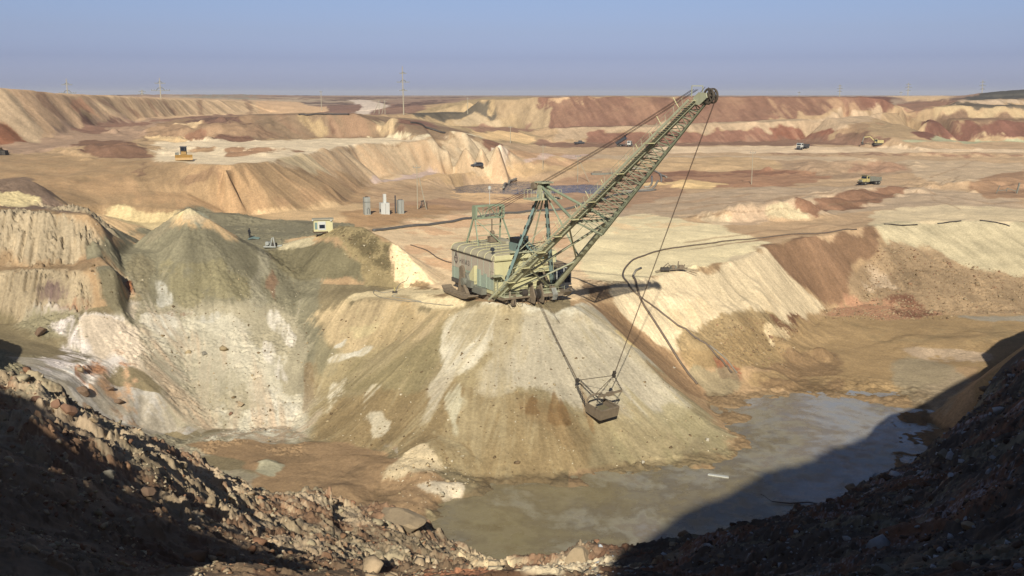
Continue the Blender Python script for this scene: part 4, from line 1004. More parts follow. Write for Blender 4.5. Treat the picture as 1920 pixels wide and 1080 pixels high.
def paint(name, rgb, rough=.6, dirt=(150, 128, 98), amt=.45, scale=1.2, metal=0.0, streak=True):
    m, n, l, b = new_mat(name)
    tc = n.new("ShaderNodeTexCoord")
    mp = n.new("ShaderNodeMapping"); l.new(tc.outputs["Object"], mp.inputs[0])
    mp.inputs["Scale"].default_value = (1, 1, .22 if streak else 1)
    n1 = noise_node(n, l, scale, 8, .7, mp.outputs[0])
    r = n.new("ShaderNodeMapRange"); l.new(n1.outputs["Fac"], r.inputs[0]); r.inputs[1].default_value = .42; r.inputs[2].default_value = .72; r.inputs[4].default_value = amt
    mx = n.new("ShaderNodeMix"); mx.data_type = 'RGBA'; l.new(r.outputs[0], mx.inputs[0])
    c1 = srgb(rgb) / (1.32 * K) / LIGHT_TINT; c2 = srgb(dirt) / (1.32 * K) / LIGHT_TINT
    mx.inputs[6].default_value = (*c1, 1); mx.inputs[7].default_value = (*c2, 1)
    l.new(mx.outputs[2], b.inputs["Base Color"])
    b.inputs["Roughness"].default_value = rough; b.inputs["Metallic"].default_value = metal
    n2 = noise_node(n, l, 3.0, 5, .6, tc.outputs["Object"])
    bp = n.new("ShaderNodeBump"); bp.inputs["Strength"].default_value = .3; bp.inputs["Distance"].default_value = .03
    l.new(n2.outputs["Fac"], bp.inputs["Height"]); l.new(bp.outputs[0], b.inputs["Normal"])
    return m
M = {}
M['cream'] = paint("cream_paint", (250, 238, 180), .6, (205, 185, 135), .35)
M['green'] = paint("pale_green_paint", (172, 184, 150), .6, (150, 135, 100), .55)
M['tealgreen'] = paint("blue_green_paint", (140, 165, 155), .6, (150, 140, 115), .5)
M['boom'] = paint("olive_green_paint", (212, 210, 172), .65, (160, 144, 108), .5)
M['boomdark'] = paint("dark_green_grating", (164, 166, 132), .7, (110, 98, 74), .5)
M['roofgrey'] = paint("dusty_roof_paint", (212, 200, 168), .8, (175, 155, 120), .6, .7, streak=False)
M['sideA'] = paint("faded_beige_paint", (222, 204, 178), .7, (190, 172, 150), .35, .8)
M['sideB'] = paint("washed_green_paint", (190, 202, 178), .7, (172, 172, 148), .35, .8)
M['dusty'] = paint("dusty_steel", (158, 138, 112), .8, (104, 88, 70), .6, 2.0, streak=False)
M['dark'] = paint("dark_steel", (70, 62, 54), .7, (110, 95, 78), .5, 2.0, streak=False)
M['darksteel'] = paint('dusty_dark_steel', (104, 92, 76), .7, (130, 112, 88), .5, 2, streak=False)
M['black'] = paint("black_opening", (22, 20, 20), .6, (40, 34, 30), .4)
M['rope'] = paint("wire_rope", (88, 66, 50), .6, (60, 48, 38), .4, 3)
M['white'] = paint("white_paint", (240, 238, 226), .5, (200, 185, 160), .35)
M['letter'] = paint("faded_lettering", (120, 104, 96), .8, (170, 155, 140), .5)
M['concrete'] = paint("weathered_concrete", (205, 192, 162), .9, (165, 150, 125), .5, 2, streak=False)
M['pylon'] = paint("galvanised_steel", (150, 150, 142), .6, (120, 118, 110), .5, 2)
M['pipe'] = paint("grey_brown_pipe", (120, 102, 86), .6, (160, 138, 108), .6, .8, streak=False)
M['pipegrey'] = paint("grey_pipe", (110, 108, 104), .5, (150, 138, 118), .6, .8, streak=False)
M['pipelight'] = paint("pale_pipe", (176, 165, 145), .5, (140, 125, 105), .5, .8, streak=False)
M['pipeblack'] = paint("black_pipe", (58, 52, 50), .5, (110, 95, 80), .5, .8, streak=False)
M['yellow'] = paint("yellow_machine_paint", (208, 162, 88), .5, (170, 135, 90), .5, 2)
M['paleyellow'] = paint("pale_yellow_paint", (220, 200, 130), .5, (180, 155, 110), .4, 2)
M['greymetal'] = paint("grey_metal", (150, 148, 132), .5, (125, 112, 92), .5, 2)
M['darkgrey'] = paint("dark_grey_paint", (70, 74, 80), .4, (110, 100, 88), .4, 2)
M['rubber'] = paint("tyre_rubber", (42, 38, 36), .8, (110, 94, 76), .5, 3, streak=False)
M['cabinet'] = paint("grey_cabinet_paint", (190, 190, 178), .5, (150, 138, 118), .6, 1.5)
M['red'] = paint("faded_red_paint", (165, 80, 60), .6, (140, 110, 90), .5, 2)
M['cloth'] = paint("dark_work_clothes", (38, 40, 46), .9, (60, 56, 52), .4, 4)
M['skin'] = paint("skin", (190, 130, 100), .6, (170, 110, 85), .2, 4)
M['wood'] = paint("old_timber", (110, 86, 66), .9, (70, 54, 44), .6, 3)
g_m, g_n, g_l, g_b = new_mat("window_glass")
g_b.inputs["Base Color"].default_value = (.015, .02, .03, 1); g_b.inputs["Roughness"].default_value = .12
M['glass'] = g_m

# ------------------------------------------------------------------ the walking dragline
DL = empty("walking_dragline", (CX, CY, PADZ), math.radians(-60))
tag(DL, "huge pale green walking dragline with long lattice boom standing on the pit edge", "dragline")
def dl(p):      # from the machine's own axes to the world
    c, s = math.cos(math.radians(-60)), math.sin(math.radians(-60))
    return (CX + p[0] * c - p[1] * s, CY + p[0] * s + p[1] * c, PADZ + p[2])
b = MB().disc((0, 0, .3), 5.3, .9, 'z', 40); b.disc((0, 0, .85), 4.6, .5, 'z', 40)
b.build("base_tub", M['dusty'], DL)
b = MB().prism([(-9.2, 1.15), (-9.2, .95), (-8.6, .75), (6.2, .75), (7.0, 1.0), (7.0, 1.25), (-9.2, 1.25)], -5.2, 5.2)
for y in (-4.6, -1.6, 1.6, 4.6): b.box(-8.4, 6.4, y - .15, y + .15, .45, .75)
chassis = b.build("chassis", M['dusty'], DL)
# machinery house
house = MB().box(-9.5, 4.0, -5.38, 5.38, 1.26, 6.4).build("machinery_house", M['cream'], DL)
x0, x1, yf = -9.6, 4.0, -5.5
b = MB()
b.box(x0, x1, -5.52, -5.38, 3.72, 6.4); b.build("side_wall", M['sideA'], house)
b = MB()
b.box(x0, x1, -5.52, -5.38, 1.9, 3.70)
for k in range(7): b.box(x0 + .9 + k * 1.95, x0 + .94 + k * 1.95, -5.56, -5.52, 1.9, 6.3)
b.build("side_wall", M['sideB'], house)
b = MB().box(x0 - .05, x1 - 8.2, -5.6, -5.36, 1.2, 1.86); b.build("side_skirt", M['darkgrey'], house)
b = MB().box(x0 - .12, x0, -5.4, 5.4, 1.3, 6.4); b.build("rear_wall", M['sideB'], house)
b = MB().box(x0, x1, 5.38, 5.5, 1.4, 6.4); b.build("side_wall", M['sideB'], house)
# roof with rounded shoulders and ribs
sh = [(-5.62, 6.35), (-5.6, 6.6), (-5.45, 6.95), (-5.1, 7.2), (-4.5, 7.32), (0, 7.42), (4.5, 7.32), (5.1, 7.2), (5.45, 6.95), (5.6, 6.6), (5.62, 6.35)]
roof = MB().prism(sh, x0 - .15, x1 + .15, 'x').build("roof", M['roofgrey'], house)
b = MB()
for k in range(7):
    xx = x0 + .1 + k * 2.2
    ps = [(xx, y * 1.006, z + .05) for y, z in sh]
    b.path(ps, .055, 4)
b.build("roof_ribs", M['cream'], house)
b = MB()
b.box(x0, x1 - .2, -5.72, -5.56, 6.28, 6.42); b.build("eave_gutter", M['dark'], house)
# end gable shoulder in front, sloped
b = MB().prism([(4.0, 6.4), (4.0, 7.2), (4.25, 7.0), (4.35, 6.5), (4.3, 6.3)], -5.4, 5.4); b.build("front_cornice", M['cream'], house)
# roof furniture: lines of low handrail, hatches, a lamp
b = MB()
for y in (-3.6, 3.8):
    for k in range(9): b.tube((x0 + .6 + k * 1.5, y, 7.3), (x0 + .6 + k * 1.5, y, 8.25), .025, n=4)
    b.tube((x0 + .6, y, 8.25), (x0 + 12.6, y, 8.25), .025, n=4); b.tube((x0 + .6, y, 7.85), (x0 + 12.6, y, 7.85), .02, n=4)
b.build("roof_handrail", M['cream'], DL)
for k in range(5): MB().box(-8.6 + k * 2.2, -7.4 + k * 2.2, -2.9, 2.9, 7.36, 7.50).build("roof_hatch", M['roofgrey'], house)
MB().box(-8.8, -3.2, .8, 2.4, 7.52, 7.9).build("roof_box", M['roofgrey'], house)
b = MB().tube((3.3, -5.2, 7.1), (3.3, -5.2, 7.9), .05); b.disc((3.4, -5.3, 8.0), .3, .35, 'x', 10); b.build("floodlight", M['darkgrey'], DL)
# emblem and letters on the side wall
b = MB(); ex, ez = -8.05, 5.05
for r_ in (.62,): b.disc((ex, -5.56, ez), r_, .03, 'y', 24, r_ - .12)
b.box(ex - .06, ex + .06, -5.575, -5.545, ez - .8, ez + 1.05); b.box(ex - .42, ex + .42, -5.575, -5.545, ez + .08, ez + .2)
b.prism([(ex - .3, ez + .62), (ex + .3, ez + .62), (ex + .18, ez + .95), (ex, ez + 1.1), (ex - .18, ez + .95)], -5.575, -5.545)
b.prism([(ex - .5, ez - .2), (ex, ez - .62), (ex + .5, ez - .2), (ex + .38, ez - .45), (ex, ez - .85), (ex - .38, ez - .45)], -5.575, -5.545)
b.build("emblem", M['letter'], house)
tcv = bpy.data.curves.new("lettering", 'FONT'); tcv.body = "НКМЗ"; tcv.size = 1.05; tcv.extrude = .012; tcv.space_character = 1.25
tob = bpy.data.objects.new("lettering", tcv); COL.objects.link(tob)
dg = bpy.context.evaluated_depsgraph_get(); tme = bpy.data.meshes.new_from_object(tob.evaluated_get(dg)); bpy.data.objects.remove(tob)
tme.materials.clear(); tme.materials.append(M['letter'])
tob = bpy.data.objects.new("lettering", tme); COL.objects.link(tob); tob.parent = house
tob.rotation_euler = (math.radians(90), 0, 0); tob.location = (-6.9, -5.56, 4.55)
# small lean-to, doors and lights on the side wall
b = MB().prism([(-2.55, 2.1), (-.9, 2.1), (-.9, 5.0), (-2.55, 3.4)], -6.15, -5.6); b.build("gusset_cover", M['cream'], DL)
b = MB().box(-.7, .15, -5.75, -5.56, 1.95, 4.5); b.box(1.2, 2.1, -5.66, -5.56, 2.0, 4.1); b.build("side_door", M['sideB'], house)
# front: openings, gallery and machines on it
for bb in ((-.4, 1.6, 3.6, 5.8), (2.3, 3.4, 1.5, 4.6), (-3.6, -2.8, 1.4, 3.4)): MB().box(4.01, 4.06, *bb).build("front_opening", M['dark'], house)
b = MB().box(4.0, 6.9, -5.3, 5.3, 1.26, 1.42)
for y in [-5.2 + k * 1.04 for k in range(11)]: b.tube((6.85, y, 1.4), (6.85, y, 2.5), .03, n=4)
b.tube((6.85, -5.2, 2.5), (6.85, 5.2, 2.5), .035, n=4); b.tube((6.85, -5.2, 1.95), (6.85, 5.2, 1.95), .025, n=4)
b.build("front_gallery", M['boom'], DL)
b = MB().box(4.1, 5.4, -2.0, 4.2, 4.35, 4.5)
for y in [-2 + k * .88 for k in range(8)]: b.tube((5.35, y, 4.4), (5.35, y, 5.45), .028, n=4)
b.tube((5.35, -2, 5.45), (5.35, 4.2, 5.45), .03, n=4); b.tube((5.35, -2, 4.95), (5.35, 4.2, 4.95), .022, n=4)
b.build("upper_gallery", M['cream'], DL)
b = MB()
for y in [2.2 + k * .55 for k in range(7)]: b.tube((3.4, y, 7.3), (3.4, y, 8.6), .03, n=4)
for x in [3.4 - k * .8 for k in range(4)]: b.tube((x, 5.5, 7.2), (x, 5.5, 8.6), .03, n=4)
b.tube((3.4, 2.2, 8.6), (3.4, 5.5, 8.6), .03, n=4); b.tube((3.4, 2.2, 8.0), (3.4, 5.5, 8.0), .025, n=4); b.tube((3.4, 5.5, 8.6), (1.0, 5.5, 8.6), .03, n=4)
b.build("corner_handrail", M['cream'], DL)
b = MB().box(1.2, 4.2, 3.1, 6.6, 5.05, 5.3); b.box(2.0, 3.8, 4.2, 5.6, 5.3, 5.75); b.box(4.2, 5.0, 2.0, 4.0, 6.6, 6.75); b.build("cab_canopy", M['dusty'], DL)
# hoist opening on the roof front: dark drum between cheeks
b = MB().box(1.2, 3.6, -1.1, .5, 7.3, 9.3); b.build("hoist_hood", M['black'], DL)
b = MB().box(1.4, 3.7, .56, .74, 7.3, 9.6); b.box(1.4, 3.7, -1.35, -1.16, 7.3, 8.6); b.bar((3.6, -.6, 9.2), (6.4, .6, 6.9), .18); b.bar((3.6, .3, 9.2), (6.6, 1.6, 6.6), .14); b.build("hoist_cheek", M['tealgreen'], DL)
# operator's cab on the front right corner
cab = MB().box(2.5, 5.5, 4.6, 7.2, 1.9, 4.8).build("operator_cab", M['darkgrey'], DL)
b = MB().box(5.5, 5.54, 4.75, 5.8, 2.3, 4.5); b.box(5.5, 5.54, 5.95, 7.05, 2.3, 4.5); b.box(2.7, 3.9, 4.55, 4.6, 2.5, 4.5); b.box(4.1, 5.35, 4.55, 4.6, 2.5, 4.5); b.build("cab_glass", M['glass'], cab)
b = MB()
for y in (4.6, 5.87, 7.12): b.box(5.5, 5.6, y, y + .1, 1.95, 4.8)
b.box(5.5, 5.6, 4.6, 7.2, 1.85, 2.25); b.box(5.5, 5.6, 4.6, 7.2, 4.55, 4.8)
b.box(5.35, 5.55, 7.2, 7.26, 1.9, 4.8); b.box(2.4, 5.6, 7.2, 7.3, 1.85, 2.1)
b.build("cab_frame", M['white'], cab)
b = MB().box(2.3, 5.8, 4.4, 7.4, 4.8, 4.95); b.build("cab_roof", M['dusty'], cab)
# walking shoes with their cranks
for sgn in (-1, 1):
    shp = [(-8.0, .95), (-7.3, .35), (-6.5, .08), (-1.0, .08), (.4, .3), (1.2, .7), (1.1, .88), (.1, .66), (-1.2, .5), (-6.5, .5), (-7.3, .7), (-7.9, 1.1)]
    b = MB().prism(shp, sgn * 7.35 - .85, sgn * 7.35 + .85)
    for k in range(6): b.box(-6.4 + k * 1.2, -6.3 + k * 1.2, sgn * 7.35 - .8, sgn * 7.35 + .8, .5, .66)
    shoe = b.build("walking_shoe", M['dusty'], DL)
    b = MB().prism([(-5.2, .6), (-1.9, .6), (-2.7, 1.6), (-3.3, 4.2), (-3.9, 4.7), (-4.6, 4.3), (-4.5, 2.2)], sgn * 6.6 - .2, sgn * 6.6 + .2); b.bar((-4.2, sgn * 7.0, .6), (-3.7, sgn * 7.0, 3.0), .35); b.bar((-1.6, sgn * 7.0, .6), (-3.4, sgn * 7.0, 2.8), .3)
    b.build("shoe_leg", M['dusty'], DL)
    b = MB().disc((-3.3, sgn * 6.1, 2.5), 1.05, .9, 'y', 20); b.disc((-2.9, sgn * 6.75, 2.3), .6, .8, 'y', 16); b.box(-2.4, -.9, sgn * 6.2 - .5, sgn * 6.2 + .5, 1.6, 2.6); b.build("walking_crank", M['greymetal'], DL)
    b = MB().box(-1.2, 1.8, sgn * 5.9 - .45, sgn * 5.9 + .45, .95, 1.9); b.build("gear_case", M['greymetal'], DL)
# mast in front of the house
AP = Vector((9.0, 0, 18.0))
for sgn in (-1, 1):
    a = Vector((4.6, sgn * 4.5, 1.4)); e = AP + Vector((-.2, sgn * .55, -1.6))
    lg = MB().bar(a, e, .62, .5, .42).build("mast_leg", M['tealgreen'], DL)
    b = MB(); d = e - a; side = Vector((-.5, -1.0, 0)).normalized()
    for k in range(9):
        t = .06 + k * .1; p = a + d * t; p2 = a + d * (t + .035)
        MB().bar(p + Vector((.0, -.32, 0)), p2 + Vector((.0, -.32, 0)), .16, .16).build("slot", M['black'], lg)
        MB().bar(p + Vector((.27, 0, 0)), p2 + Vector((.27, 0, 0)), .16, .16).build("slot", M['black'], lg)
b = MB(); b.bar((4.6, -3.0, 7.5), (4.6, 3.0, 7.5), .2); 
lvl = lambda s, t: Vector((4.6, s * 4.5, 1.4)) * (1 - t) + (AP + Vector((-.2, s * .55, -1.6))) * t
b.bar(lvl(-1, .42), lvl(1, .42), .16); b.bar(lvl(-1, .42), lvl(1, .7), .09); b.bar(lvl(-1, .25), lvl(1, .42), .09); b.bar(lvl(-1, .1), lvl(1, .25), .09)
b.tube((4.4, -1.5, 7.3), (8.6, -.2, 15.6), .13, n=6); b.tube((3.6, 1.2, 7.3), (8.6, .2, 15.6), .13, n=6)
b.build("mast_bracing", M['boom'], DL)
b = MB().box(7.6, 10.2, -2.5, 2.5, 15.65, 15.85); 
plat = b.build("mast_platform", M['boom'], DL)
b = MB()
for y in [-2.4 + k * .6 for k in range(9)]:
    for x in (7.65, 10.15): b.tube((x, y, 15.8), (x, y, 17.0), .028, n=4)
for x in (7.65, 10.15):
    b.tube((x, -2.4, 17.0), (x, 2.4, 17.0), .028, n=4)
b.build("platform_railing", M['cream'], plat)
b = MB().prism([(8.3, 15.8), (9.9, 15.8), (9.5, 18.1), (8.8, 18.1)], -.75, -.5); b.prism([(8.3, 15.8), (9.9, 15.8), (9.5, 18.1), (8.8, 18.1)], .5, .75)
b.box(8.2, 10.2, -1.0, 1.0, 18.0, 18.2); b.bar((8.0, -.9, 17.3), (9.2, .9, 17.9), .3); b.build("mast_head", M['boom'], DL)
b = MB()
for y in (-.3, .3): b.disc((8.6, y, 17.4), .62, .2, 'y', 18)
b.disc((7.9, -.9, 17.5), .55, .5, 'y', 14); b.build("mast_sheave", M['dusty'], DL)
# boom
TIP = Vector((43.9, 0, 30.4)); LF = Vector((5.0, -5.0, 1.2)); RF = Vector((5.0, 4.2, 1.2))
TL, TR = TIP + Vector((-.6, -.55, -.2)), TIP + Vector((-.6, .55, -.5))
cl_ = lambda t: LF.lerp(TL, t); cr_ = lambda t: RF.lerp(TR, t)
T0 = .44
b = MB(); b.bar(cl_(0), cl_(T0), .5, .55); b.bar(cl_(T0), cl_(1), .42, .4, .3); b.build("left_boom_chord", M['boom'], DL)
b = MB(); b.tube(cr_(0), cr_(T0), .44, .40, 14); b.tube(cr_(T0), cr_(1), .17, .14, 8); b.build("right_boom_chord", M['boom'], DL, smooth=False)
b = MB(); kd = lambda t: (cl_(t) + cr_(t)) / 2 + Vector((.75, 0, -1.0)).normalized() * (2.2 * (1 - (t - T0) / (1 - T0)) + .5)
b.bar(cl_(T0), cr_(T0), .34, .3); b.bar(cr_(.20), cl_(.41), .2); b.tube(cr_(T0), cl_(.10), .17, n=8); b.bar(cr_(0), cr_(0).lerp(cl_(.19), .5), .2); b.tube(cr_(.20), cl_(.0), .15, n=8); b.tube(cl_(.18), cr_(.0), .14, n=8)
b.bar(cl_(.02), cr_(.02), .3)
b.build("boom_brace", M['boom'], DL)
b = MB(); N_ = 22
for k in range(N_):
    t = T0 + (1 - T0) * k / N_; t2 = T0 + (1 - T0) * (k + 1) / N_; tm = (t + t2) / 2
    w = .09
    b.bar(cl_(t), cr_(tm), w); b.bar(cr_(tm), cl_(t2), w)
    b.bar(cl_(t), kd(tm), w); b.bar(kd(tm), cl_(t2), w); b.bar(cr_(t), kd(tm), w); b.bar(kd(tm), cr_(t2), w)
    if k % 4 == 0: b.bar(cl_(t) + Vector((-.3, -.4, .2)), cr_(t), .2, .14)
b.bar(kd(T0 + .02), kd(.99), .2, .2); b.bar(kd(T0 + .02), cl_(T0), .2); b.bar(kd(T0 + .02), cr_(T0), .2)
b.build("boom_lattice", M['boomdark'], DL)
# stairway along the left chord
bd = (TL - LF).normalized(); out = Vector((0, -1, 0)); upn = bd.cross(out).normalized(); upn = -upn if upn.z < 0 else upn
st = MB(); LEN = (TL - LF).length
w0, w1 = .32, 1.25
for o_ in (w0, w1): st.bar(cl_(.0) + out * o_ + upn * .1 - bd * 1.2, cl_(.985) + out * o_ + upn * .1, .07, .28)
step = MB(); nst = int(LEN / .42)
for k in range(nst):
    p = LF + bd * (k * .42)
    step.add([p + out * w0 + Vector((-.13, 0, .05)), p + out * w1 + Vector((-.13, 0, .05)), p + out * w1 + Vector((.13, 0, .05)), p + out * w0 + Vector((.13, 0, .05)),
              p + out * w0 + Vector((-.13, 0, .01)), p + out * w1 + Vector((-.13, 0, .01)), p + out * w1 + Vector((.13, 0, .01)), p + out * w0 + Vector((.13, 0, .01))],
             [(0, 1, 2, 3), (7, 6, 5, 4), (0, 4, 5, 1), (1, 5, 6, 2), (2, 6, 7, 3), (3, 7, 4, 0)])
stair = st.build("boom_stairway", M['boom'], DL)
step.build("stair_treads", M['cream'], stair)
for k in range(1, 6):
    p = LF + bd * (k * 4.35); MB().box(p.x - .5, p.x + .9, p.y - 1.3, p.y - .25, p.z + .1, p.z + .2).build('landing', M['cream'], stair)
for k in range(3):
    p = LF + bd * (26 + k * 6.5); MB().box(p.x - .3, p.x + .6, p.y - 1.3, p.y - .25, p.z + .12, p.z + .2).build('landing', M['cream'], stair)
b = MB()
for o_ in (w1, w0 - .75):
    n_ = int(LEN / 1.6)
    for k in range(n_):
        p = LF + bd * (k * 1.6) + out * o_
        if o_ < 0 and k * 1.6 < LEN * .42: continue
        b.tube(p, p + Vector((-.25, 0, 1.0)), .026, n=4)
    s0 = 0 if o_ > 0 else .42
    for hh in (1.0, .55): b.tube(LF + bd * (LEN * s0) + out * o_ + Vector((-.25, 0, 1)) * hh, LF + bd * (LEN * .97) + out * o_ + Vector((-.25, 0, 1)) * hh, .026, n=4)
b.build("stair_railing", M['boom'], stair)
for t in (.30, .37, .385, .47, .49, .53, .60, .66, .72, .76, .82, .86, .93):
    p = cl_(t) + out * .1; h_ = random.Random(int(t * 100)).uniform(1.2, 2.6); MB().tube(p, p + Vector((-.75, -.1, .95)).normalized() * h_, .05, n=5).build('boom_post', M['cream'], DL)
b = MB().bar(cl_(.45) + Vector((0, .9, .25)), cl_(.98) + Vector((0, .2, .25)), .5, .06); b.build("boom_walkway", M['boomdark'], DL)
# point sheaves
whl = MB()
for y in (-.28, .28):
    whl.disc(TIP + Vector((.3, y, -.1)), .86, .2, 'y', 28, .70); whl.disc(TIP + Vector((.3, y, -.1)), .25, .3, 'y', 12)
    for k in range(7):
        t = 2 * math.pi * k / 7; c = TIP + Vector((.3, y, -.1)); whl.bar(c + Vector((math.cos(t) * .2, 0, math.sin(t) * .2)), c + Vector((math.cos(t) * .73, 0, math.sin(t) * .73)), .1)
whl.build("point_sheave", M['darksteel'], DL)
b = MB().prism([(41.9, 29.4), (43.2, 29.3), (44.4, 30.1), (44.2, 30.6), (43.0, 30.7), (42.2, 30.2)], -.75, -.62); b.prism([(41.9, 29.4), (43.2, 29.3), (44.4, 30.1), (44.2, 30.6), (43.0, 30.7), (42.2, 30.2)], .55, .68)
b.bar((42.0, -.9, 31.4), (42.0, .7, 31.4), .1); b.bar((42, -.9, 30.2), (42, -.9, 31.4), .08); b.bar((42, .7, 30.2), (42, .7, 31.4), .08); b.build("boom_point", M['boom'], DL)
# rear gantry on the roof
G0, G1, GX0 = -2.9, 2.0, -6.2
b = MB()
for z in (11.4, 13.3): b.bar((GX0, G0, z), (GX0, G1, z), .26); b.bar((GX0 - 1.0, G0, z), (GX0 - 1.0, G1, z), .2)
for y in (G0, G1): b.bar((GX0, y, 11.4), (GX0, y, 13.3), .3); b.bar((GX0 - 1, y, 11.4), (GX0 - 1, y, 13.3), .26)
for k in range(4):
    ya, yb = G0 + (G1 - G0) * k / 4, G0 + (G1 - G0) * (k + 1) / 4; b.bar((GX0, ya, 11.4 if k % 2 else 13.3), (GX0, yb, 13.3 if k % 2 else 11.4), .13); b.bar((GX0, yb, 11.4), (GX0, yb, 13.3), .09)
b.box(GX0 - .95, GX0 - .05, G0 - .12, G0 - .02, 11.3, 13.4)
for y, yo in ((G0, -.5), (G1, .6)):
    b.bar((GX0 - .4, y, 11.4), (GX0 + 1.6, y + yo, 7.35), .2); b.bar((GX0 - .9, y, 11.4), (GX0 - 2.3, y + yo, 7.35), .24)
b.bar((GX0 - .6, G0, 10.2), (GX0 - .6, G1, 10.2), .12); b.bar((GX0, G0, 11.2), (GX0 + 1.5, .8, 7.4), .12); b.bar((GX0 + .9, G0 - .2, 8.8), (GX0 + .9, G1 + .3, 8.8), .08)
b.build("rear_gantry", M['green'], DL)
b = MB(); b.disc((GX0 + .3, -.2, 9.0), .4, .5, 'y', 12); b.box(GX0 - .2, GX0 + .8, -.8, .6, 7.6, 8.5); b.bar((GX0 + .2, -.2, 8.2), (GX0 + .2, -.2, 11.2), .16); b.build("gantry_winch", M['dusty'], DL)
b = MB().tube((GX0 - .3, -.3, 13.3), (GX0 - .3, -.3, 15.9), .04); b.disc((GX0 - .3, -.3, 16.1), .24, .5, 'z', 8); b.build("beacon_mast", M['white'], DL)
# ropes
b = MB()
for y in (-.55, -.25, .25, .55): b.path([Vector((9.2, y, 18.15)).lerp(TIP + Vector((-2.4, y * .8, .6)), k / 8) + Vector((0, 0, -.25 * math.sin(math.pi * k / 8))) for k in range(9)], .032, 4)
b.build("suspension_rope", M['rope'], DL)
b = MB()
for y in (-1.6, -.6, .6, 1.5): b.path([(8.3, y * .4, 17.8), (GX0, y, 12.6)], .035, 4)
b.build("gantry_rope", M['rope'], DL)
b = MB()
for y in (-.28, .28): b.path([(3.4, y, 8.2), cl_(.3) + Vector((0, 4.0, 1.2)), cl_(.6) + Vector((0, 2.6, .9)), TIP + Vector((-.4, y, .85))], .035, 4)
b.build("hoist_rope", M['rope'], DL)
b = MB(); b.tube(cl_(T0), AP + Vector((0, -.4, -.4)), .2, n=8); b.tube(cr_(T0), AP + Vector((0, .4, -.4)), .2, n=8); b.tube(cr_(.22), AP + Vector((0, .8, -2.2)), .12, n=8)
b.build("boom_stay", M['green'], DL)
def loc(u, v, d):            # a measured point, in the machine's own axes
    w = Vector(pd(u, v, d)) - Vector((CX, CY, PADZ)); a = math.radians(60)
    return Vector((w.x * math.cos(a) - w.y * math.sin(a), w.x * math.sin(a) + w.y * math.cos(a), w.z))
PUL = loc(1151, 704, 124.6); YOKE = loc(1083, 713, 130.2)
b = MB()
for y in (-.05, .05): b.path([TIP + Vector((1.3, y, -.1)), PUL + Vector((0, y, 0))], .034, 4)
b.build("hoist_line", M['rope'], DL)
b = MB()
for y in (-.1, .1): b.path([Vector((7.4, y, 1.0)), (Vector((7.4, y, 1.0)) + YOKE) / 2 + Vector((0, 0, -.25)), YOKE + Vector((0, y * .6, 0))], .036, 4)
b.path([Vector((7.2, .6, .8)), (9.2, .9, -.2), (11.5, 1.5, -2.4)], .03, 4)
b.build("drag_line", M['rope'], DL)
# fairlead and clutter under the boom feet
b = MB()
for y in (-.9, .6): b.prism([(5.8, .3), (8.0, .2), (8.2, 1.2), (7.2, 3.4), (6.4, 3.2)], y, y + .22)
b.box(6.2, 6.9, 2.9, 3.5, .1, 2.2); b.box(6.4, 6.9, -3.9, -3.3, .0, 1.6); b.bar((5.8, -5, 1.0), (7.6, 4.6, 1.0), .35); b.bar((4.5, -4.8, .9), (6.8, -4.0, 3.0), .2); b.bar((6.9, 5.0, 1.1), (5.4, 7.4, 1.5), .25)
b.prism([(4.0, .8), (7.6, .8), (8.4, 1.5), (4.0, 1.5)], 4.4, 5.6); b.bar((7.0, -4.4, 1.2), (5.2, -3.4, 4.2), .22); b.bar((7.0, 3.2, 1.2), (5.0, 2.4, 4.6), .24)
b.build("fairlead_frame", M['dusty'], DL)
b = MB()
for y in (-.45, .3): b.disc((7.3, y, 1.5), .7, .25, 'y', 16)
b.disc((6.6, -1.8, 1.7), .55, .9, 'y', 14); b.build("fairlead_sheave", M['dark'], DL)
b = MB()
for k in range(9): b.path([(7.3, 2.6 + .09 * k, 2.1), (7.8 + .02 * k, 2.6 + .09 * k, 1.2), (7.6, 2.6 + .09 * k, .35)], .035, 4)
b.build("cable_coil", M['cabinet'], DL)
b = MB(); rr_ = random.Random(3)
for k in range(7):
    a0 = -5 + k * 1.4; b.path([(7.3, a0, 1.0), (7.7, a0 + .3, .35), (7.6, a0 + .9, .3), (7.2, a0 + 1.3, .9)], .04, 4)
b.build("hanging_hoses", M['dark'], DL)
b = MB(); bx0 = 4.1
for k in range(8): b.bar((4.7, -5.8, 1.3 + k * .35), (4.7, -5.2, 1.3 + k * .35), .04)
b.bar((4.7, -5.8, 1.2), (4.7, -5.8, 4.4), .07); b.bar((4.7, -5.2, 1.2), (4.7, -5.2, 4.4), .07); b.box(4.2, 5.6, -6.2, -4.6, 4.2, 4.32)
for x in (4.2, 5.6): b.tube((x, -6.2, 4.3), (x, -6.2, 5.4), .03, n=4)
b.tube((4.2, -6.2, 5.4), (5.6, -6.2, 5.4), .03, n=4); b.build("access_ladder", M['boom'], DL)

